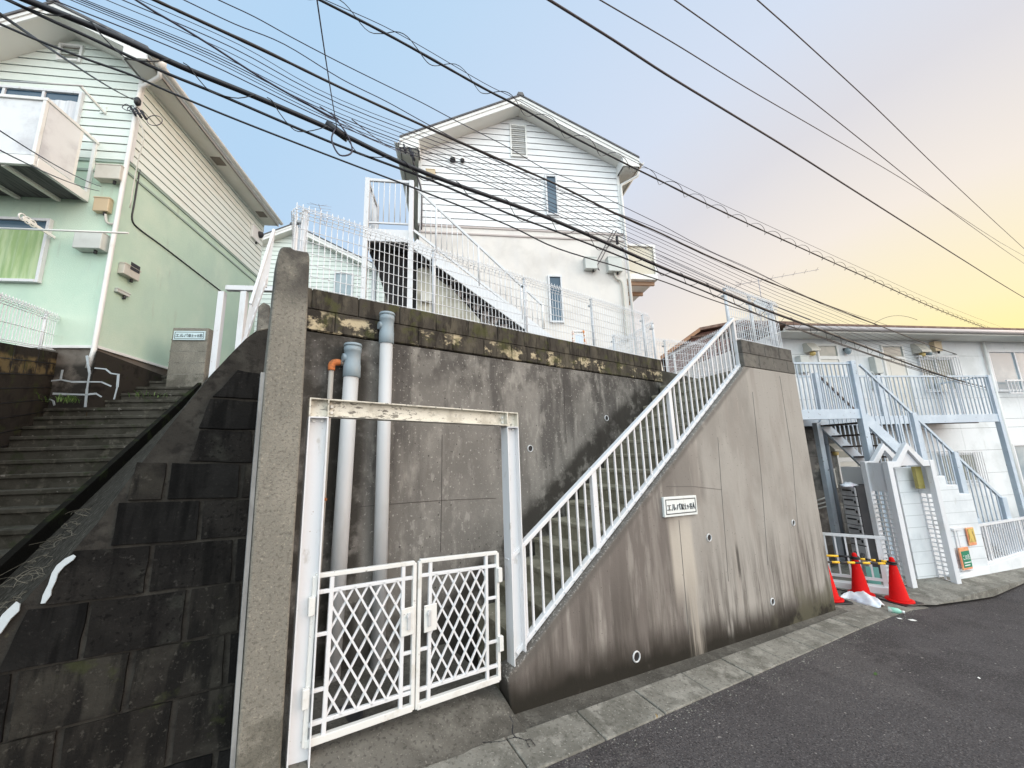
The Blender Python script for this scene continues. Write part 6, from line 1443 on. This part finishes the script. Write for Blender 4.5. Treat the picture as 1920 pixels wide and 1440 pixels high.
# plastic bag on the ground
mb = MB(); ctr = [(1580, 1122), (1600, 1122), (1622, 1128), (1642, 1136), (1655, 1141)]; wd = [.05, .13, .17, .13, .05]
P = [FW.w(road_hit(x, y)) for x, y in ctr]; P = spline(P, 5); m_ = len(P); n = 12; vs = []
dperp = (P[-1]-P[0]); dperp = Vector((-dperp.y, dperp.x, 0)).normalized()
for i, p in enumerate(P):
    f = i/(m_-1)*4; j = min(3, int(f)); w = wd[j]+(wd[j+1]-wd[j])*(f-j)
    for k in range(n+1):
        u = -1+2*k/n; vs.append(p+dperp*(u*w*1.3)+Vector((0, 0, .015+(.085*w/.17)*max(0, 1-u*u)*(1+.25*math.sin(i*.8+k*.9)+.15*math.sin(i*2.3-k*1.7))+rnd.uniform(0, .014))))
mb.add(vs, [(i*(n+1)+k, i*(n+1)+k+1, (i+1)*(n+1)+k+1, (i+1)*(n+1)+k) for i in range(m_-1) for k in range(n)], True)
ob = solo("plastic_bag", "white plastic bag lying flat on the pavement between the cones", "bag", mb, BAG, WF, P[m_//2])
sm_ = ob.modifiers.new("thick", 'SOLIDIFY'); sm_.thickness = .004
a, b = FW.w(road_hit(1666, 1148)), FW.w(road_hit(1692, 1153)); dz = Vector((0, 0, .04)); T = Thing("bottle", "mint green plastic bottle lying at the kerb by the bag", "bottle", WF, a)
mb = MB(); mb.tube([a+dz, a+dz+(b-a)*.04, a+dz+(b-a)*.75, a+dz+(b-a)*.88, b+dz], .035, 12, rr=[.028, .036, .036, .025, .014]); T.part("bottle_body", mb, MINT)
mb = MB(); mb.tube([b+dz, b+dz+(b-a).normalized()*.03], .017, 10); T.part("bottle_cap", mb, INK_L)
def scrap(name, label, cat, x, y, l, w, mat):
    p = FW.w(road_hit(x, y))+Vector((0, 0, .006)); an = rnd.uniform(0, 3); d = Vector((math.cos(an), math.sin(an), 0)); e = Vector((-d.y, d.x, 0))
    mb = MB(); mb.add([p-d*l, p-d*l*.3-e*w+Vector((0, 0, .008)), p+d*l*.5-e*w*.8, p+d*l+Vector((0, 0, .006)), p+d*l*.4+e*w, p-d*l*.4+e*w*.9], [(0, 1, 2, 3, 4, 5)]); solo(name, label, cat, mb, mat, WF, p)
scrap("paper_scrap", "larger white paper scrap on the asphalt in front of the cones", "litter", 1711, 1164, .05, .022, PAPER)
scrap("paper_scrap", "small pale scrap on the asphalt just below the bottle", "litter", 1687, 1161, .03, .012, PAPER)
scrap("leaf", "orange brown leaf on the asphalt near the gutter", "leaf", 1231, 1345, .022, .009, LEAF_D)
scrap("leaf", "yellow green leaf lying in the middle of the asphalt", "leaf", 1642, 1265, .03, .014, LEAF)
scrap("leaf", "small orange leaf at the foot of the stair wall", "leaf", 1154, 1281, .016, .007, LEAF_D)
scrap("paper_scrap", "tiny white scrap on the asphalt at the right", "litter", 1836, 1273, .014, .009, PAPER)
scrap("paper_scrap", "tiny white scrap on the concrete under the gate", "litter", 1817, 1130, .02, .012, PAPER) if 0 else None

# grit gathered along the road edge
mb = MB()
for k in range(420):
    s_ = rnd.uniform(-.5, 6.2); t_ = gy(s_)-abs(rnd.gauss(0, .10))-.012; r_2 = rnd.uniform(.0025, .007); c = Vector((s_, t_, zr(s_)+r_2*.4)); vs = []
    for a in range(5): vs.append(c+Vector((r_2*math.cos(a*1.256)*rnd.uniform(.7, 1.3), r_2*math.sin(a*1.256)*rnd.uniform(.7, 1.3), -r_2*.4)))
    vs.append(c+Vector((0, 0, r_2*.6))); mb.add(vs, [(a, (a+1) % 5, 5) for a in range(5)])
solo("grit", "scattered grit and small stones along the road edge of the gutter", "grit", mb, GUTTER, FW, (0, 0, 0), kind='stuff')

# ================================================================== overhead cables (each hangs in its own vertical plane along the road)
def extend(pts):
    (xa, ya), (xb, yb) = pts[0], pts[1]; f = 160/max(1, xb-xa); pre = (xa-(xb-xa)*f, ya-(yb-ya)*f)
    return [pre]+list(pts)
def cpts(pts, t, k=5, ext=True):
    return spline([FW.p3(x, y, t) for x, y in (extend(pts) if ext else pts)], k)
def cable(label, pts, t, r, mat, n=6, group=None, lumps=0, name="cable", ext=True):
    P = cpts(pts, t, 6 if lumps else 5, ext); rr_ = None
    if lumps:
        Q = []
        for a, b in zip(P, P[1:]):
            m = max(1, int((b-a).length/.06)); Q += [a.lerp(b, i/m) for i in range(m)]
        P = Q+[P[-1]]; rr_ = [r*(1+lumps*max(0, math.sin(i*.35+2.2*math.sin(i*.071))-.35)+rnd.uniform(-.05, .12)) for i in range(len(P))]
    mb = MB(); mb.tube(P, r, n, rr=rr_)
    return solo(name, label, "cable", mb, mat, FW, P[0], group)
K1 = [(50, 0), (217, 68), (340, 125), (480, 182), (633, 248), (796, 324), (1031, 410), (1240, 501), (1317, 532), (1433, 580), (1520, 612), (1613, 647), (1780, 708), (1913, 742), (2040, 772)]
K2 = [(15, 0), (100, 40), (167, 70), (300, 132), (417, 180), (633, 272), (815, 341), (952, 400), (1046, 435), (1156, 478), (1272, 526), (1342, 555), (1440, 597), (1517, 624), (1713, 690), (1880, 735), (2030, 775)]
K3 = [(0, 45), (77, 78), (160, 110), (250, 142), (317, 172), (450, 227), (633, 298), (780, 354), (952, 422), (1046, 466), (1171, 504), (1250, 530), (1307, 552), (1367, 573), (1450, 600), (1600, 655), (1800, 718), (2000, 772)]
tk = -.35
T = Thing("main_cable", "thickest black cable, sweeping across the whole photo", "cable", FW, FW.p3(640, 250, tk))
mb = MB(); mb.tube(cpts(K1, tk), .0150, 10); T.part("sheath", mb, CABLE_K)
mb = MB(); A_, B_ = cpts(K1, tk, 8), cpts(K2, tk+.02, 8)
def at_s(P, s):
    for a, b in zip(P, P[1:]):
        if a.x <= s <= b.x: return a.lerp(b, (s-a.x)/(b.x-a.x+1e-9))
    return P[-1]
s = A_[3].x; i = 0
hs = []
while s < 14:
    a, b = at_s(A_, s), at_s(B_, s+.12); mid = a.lerp(b, .5)
    P = [a+Vector((0, -.01, .02)), a+Vector((.03, -.02, .0)), mid+Vector((.0, -.02, 0)), b+Vector((.0, -.012, -.012)), b+Vector((.05, -.012, -.035 if i % 2 else -.012)), at_s(B_, s+.25).lerp(at_s(A_, s+.25), .25)+Vector((0, -.01, 0)), at_s(A_, s+.33)+Vector((0, -.015, .0))]
    mb = MB(); mb.tube(spline(P, 3), .0028, 5); hs.append(mb); s += .42+.03*s*.5; i += 1
for m in hs: T.part("hanger", m, CABLE_K)
for (x, y, l) in ((632, 246, .16),):
    c = FW.p3(x, y, tk); mb = MB(); mb.tube([c-Vector((l*.4, 0, -.028)), c+Vector((l*.4, 0, -.028))], .024, 10); T.part("splice_sleeve", mb, CABLE_K)
    mb = MB(); mb.tube(spline([c+Vector((-.04, -.02, .10)), c+Vector((.06, -.03, -.03)), c+Vector((.09, -.03, -.14)), c+Vector((.02, -.03, -.19)), c+Vector((-.03, -.03, -.10)), c+Vector((-.01, -.02, .0))], 5), .005, 6); T.part("loose_loop", mb, CABLE_P)
cable("second black cable slung just below the thickest cable", K2, tk+.02, .0076, CABLE_K)
cable("thin black cable hanging lowest, crossing in front of the white outside stair", K3, tk-.05, .0054, CABLE_K)
cable("knobbly brown cable crossing in front of the white gable", [(290, 0), (377, 40), (500, 97), (640, 165), (781, 230), (890, 279), (1046, 347), (1156, 401), (1240, 438), (1317, 475), (1433, 525), (1520, 560), (1647, 610), (1780, 660), (1920, 702), (2040, 735)], .0, .0098, CABLE_B, 8, lumps=.45)
TOPK = [(600, 0), (740, 72), (906, 165), (968, 197), (1062, 250), (1171, 306), (1240, 340), (1330, 385), (1447, 440), (1613, 515), (1780, 589), (1920, 640), (2040, 680)]
cable("black cable wound with loose wire passing the ridge of the white house", TOPK, .25, .0108, CABLE_K, 8, lumps=.2)
cable("slack wire looping just above the wound cable over the white gable", [(610, 0), (745, 62), (906, 155), (968, 186), (1062, 240), (1171, 294), (1240, 328), (1330, 372), (1447, 426), (1613, 502), (1780, 576), (1920, 628), (2040, 668)], .25, .0032, CABLE_P, 5)
P = cpts(TOPK, .25, 8); mb = MB(); H = []
L_ = 0
for a, b in zip(P, P[1:]):
    m = max(2, int((b-a).length/.03))
    for i in range(m):
        p = a.lerp(b, i/m); L_ += (b-a).length/m; an = L_*2*math.pi/.55; H.append(p+Vector((0, .05*math.cos(an), .062*math.sin(an)+.015)))
mb.tube(H, .0038, 4); solo("spiral_wire", "wire spiralling around the wound cable", "cable", mb, CABLE_K, FW, H[0])
cable("thick grey-brown cable high in the yellow sky", [(1030, 0), (1150, 75), (1250, 140), (1365, 210), (1480, 280), (1590, 350), (1700, 420), (1810, 490), (1920, 558), (2040, 628)], -.9, .0100, CABLE_G, 8)
cable("thin high wire starting left of the steepest ones at the top right", [(1125, 0), (1270, 85), (1400, 165), (1560, 258), (1723, 355), (1860, 445), (1920, 480), (2040, 548)], -1.4, .0042, CABLE_G, 5)
cable("middle one of the three thin wires at the top right corner", [(1265, 0), (1380, 82), (1500, 172), (1630, 275), (1768, 385), (1860, 452), (1920, 494), (2040, 575)], -1.6, .0042, CABLE_G, 5)
cable("steepest thin wire at the top right corner", [(1420, 0), (1510, 80), (1640, 200), (1740, 298), (1820, 374), (1920, 466), (2040, 575)], -1.8, .0042, CABLE_G, 5)
G = "parallel thin wires between the two thick cables"
lab = "thin wire of the parallel bunch between the thickest and the knobbly cable"
x0s = [100, 133, 143, 152, 160, 200, 230, 262]; ym = [237, 232, 226, 221, 214, 205, 196, 188]; yr = [492, 487, 479, 472, 463, 455, 449, 441]; yf = [612, 606, 599, 593, 586, 579, 573, 566]
for i in range(8):
    x0 = x0s[i]; f = lambda x: None
    dm = (ym[i])/(640-x0)
    pts = [(x0, 0), ((x0+640)/2, ym[i]*.5-9), (640, ym[i]), (940, (ym[i]+yr[i])/2-2-6), (1240, yr[i]), (1520, yf[i]), (1780, yf[i]+88), (2040, yf[i]+160)]
    cable(lab, pts, .05+.05*i, .0026 if i % 3 else .0036, CABLE_P, 5, G)
cable("wavy thin wire just above the knobbly cable", [(345, 0), (440, 45), (533, 83), (640, 148), (724, 190), (800, 232), (900, 285), (1000, 335), (1100, 378), (1240, 432), (1400, 503), (1547, 570), (1700, 622), (1900, 690), (2040, 735)], .5, .0042, CABLE_P, 5)
cable("upper wavy wire drooping across the white gable above the narrow window", [(410, 0), (478, 32), (547, 70), (633, 115), (724, 160), (790, 192), (856, 227), (952, 276), (1020, 316), (1087, 344), (1152, 379), (1240, 422), (1330, 470), (1413, 507), (1547, 573), (1700, 628), (1900, 694), (2040, 738)], .6, .0045, CABLE_P, 5)
cable("darker wire cutting diagonally across the parallel bunch at upper left", [(255, 0), (290, 22), (330, 45), (400, 88), (460, 127), (510, 158), (560, 186), (600, 208), (634, 226)], -.1, .0062, CABLE_P, 6)
# service drops
def drop(label, p, q_, sag, r, mat=CABLE_P, group=None):
    P = arc3(p, q_, sag); mb = MB(); mb.tube(P, r, 6); return solo("service_wire", label, "cable", mb, mat, WF, P[0], group)
drop("vertical dark wire dropping from the top edge to the splice of the thickest cable", FW.w(FW.p3(586, -60, -1.6)), FW.w(FW.p3(632, 240, tk)), .02, .0026)
hL = FL.w(FL.p3(258, 190, -.15))
drop("straight black wire ending at the anchor on the green house corner", FW.w(FW.p3(-30, 5, -.4)), hL, .05, .0080, CABLE_K)
T = Thing("wire_anchor", "black wire anchor with curled leads on the corner of the green house", "anchor", FL, FL.p3(258, 192, -.05))
mb = MB(); c = FL.p3(258, 190, -.13); mb.lathe(c, [(.02, .08), (.05, .04), (.05, -.05), (.02, -.09)], 10); T.part("insulator", mb, CABLE_K)
for k in range(3):
    p = c+Vector((-.10+.09*k, .0, -.14-.03*k)); mb = MB(); mb.tube([p, p+Vector((.10, .02, -.16))], .022, 8); T.part("clamp", mb, CABLE_K)
    mb = MB(); mb.tube(spline([p, p+Vector((-.08, 0, .06)), p+Vector((-.14, 0, -.02)), p+Vector((-.04, 0, -.08)), p+Vector((.05, .0, -.03))], 4), .007, 5); T.part("lead", mb, CABLE_P)
mb = MB(); cc = FL.p3(290, 226, -.1); mb.tube([cc+Vector((.13*math.cos(2*math.pi*k/20), 0, .11*math.sin(2*math.pi*k/20))) for k in range(21)], .007, 5); T.part("coil", mb, CABLE_P)
mb = MB(); mb.tube(spline([c+Vector((.03, 0, -.3)), c+Vector((.16, .05, -.7)), c+Vector((.12, .06, -1.3)), c+Vector((.10, .08, -2.2))], 5), .010, 5); T.part("down_lead", mb, BOX_B)
for i, (xa, ya, xb, yb) in enumerate(((-60, 205, 190, 350), (-60, 250, 186, 358))):
    drop(("upper" if i == 0 else "lower")+" thin wire sagging to the grey box on the green house", FW.w(FW.p3(xa, ya, .8)), FL.w(FL.p3(xb, yb, -.12)), .06, .0055)
hM = FC.w(FC.p3(765, 286, -.3))
T = Thing("wire_anchor", "cluster of black insulators under the left eave of the white house", "anchor", FC, FC.p3(765, 290, -.35))
for k, (x, y) in enumerate(((757, 278), (768, 284), (773, 292))):
    c = FC.p3(x, y, -.40); mb = MB(); mb.tube([c+Vector((0, 0, .10)), c-Vector((-.05, 0, .12))], .035, 8); T.part("insulator", mb, CABLE_K)
mb = MB(); mb.tube(spline([FC.p3(772, 292, -.40), FC.p3(776, 308, -.35), FC.p3(782, 330, -.10), FC.p3(790, 360, -.06), FC.p3(790, 430, -.05)], 4), .02, 6); T.part("down_lead", mb, CABLE_G)
for k, (x, y) in enumerate(((560, 186), (600, 200), (660, 224))):
    drop("thin wire to the insulators under the left eave of the white house", FW.w(FW.p3(x, y, .3)), FC.w(FC.p3(757+8*k, 280+5*k, -.42)), .10, .0045, CABLE_P, "service wires to the white house")
T = Thing("wire_anchor", "small black insulator at the lower right corner of the white house", "anchor", FC, FC.p3(1156, 450, -.1))
c = FC.p3(1157, 450, -.12); mb = MB(); mb.tube([c+Vector((0, 0, .10)), c-Vector((0, 0, .12))], .035, 8); T.part("insulator", mb, CABLE_K)
for k in range(2):
    mb = MB(); mb.tube(spline([FC.p3(1156-6*k, 432, -.12), FC.p3(1140-6*k, 462, -.1), FC.p3(1128-6*k, 485, -.1), FC.p3(1120-4*k, 498, -.1), FC.p3(1124, 507, -.1)], 4), .012, 5); T.part("lead", mb, CABLE_G)
for k, (x, y) in enumerate(((1330, 372), (1360, 398))):
    drop("thin wire leaving the right corner of the white house", FC.w(FC.p3(1156, 436+4*k, -.15)), FW.w(FW.p3(1520+40*k, 600+16*k, .3)), .10, .0045, CABLE_P, "service wires at the right corner of the white house")
drop("loose wire arching over the roof of the apartment block", FB.w(FB.p3(1640, 606, 1.6)), FB.w(FB.p3(1720, 600, 1.6)), -.16, .005, CABLE_G)
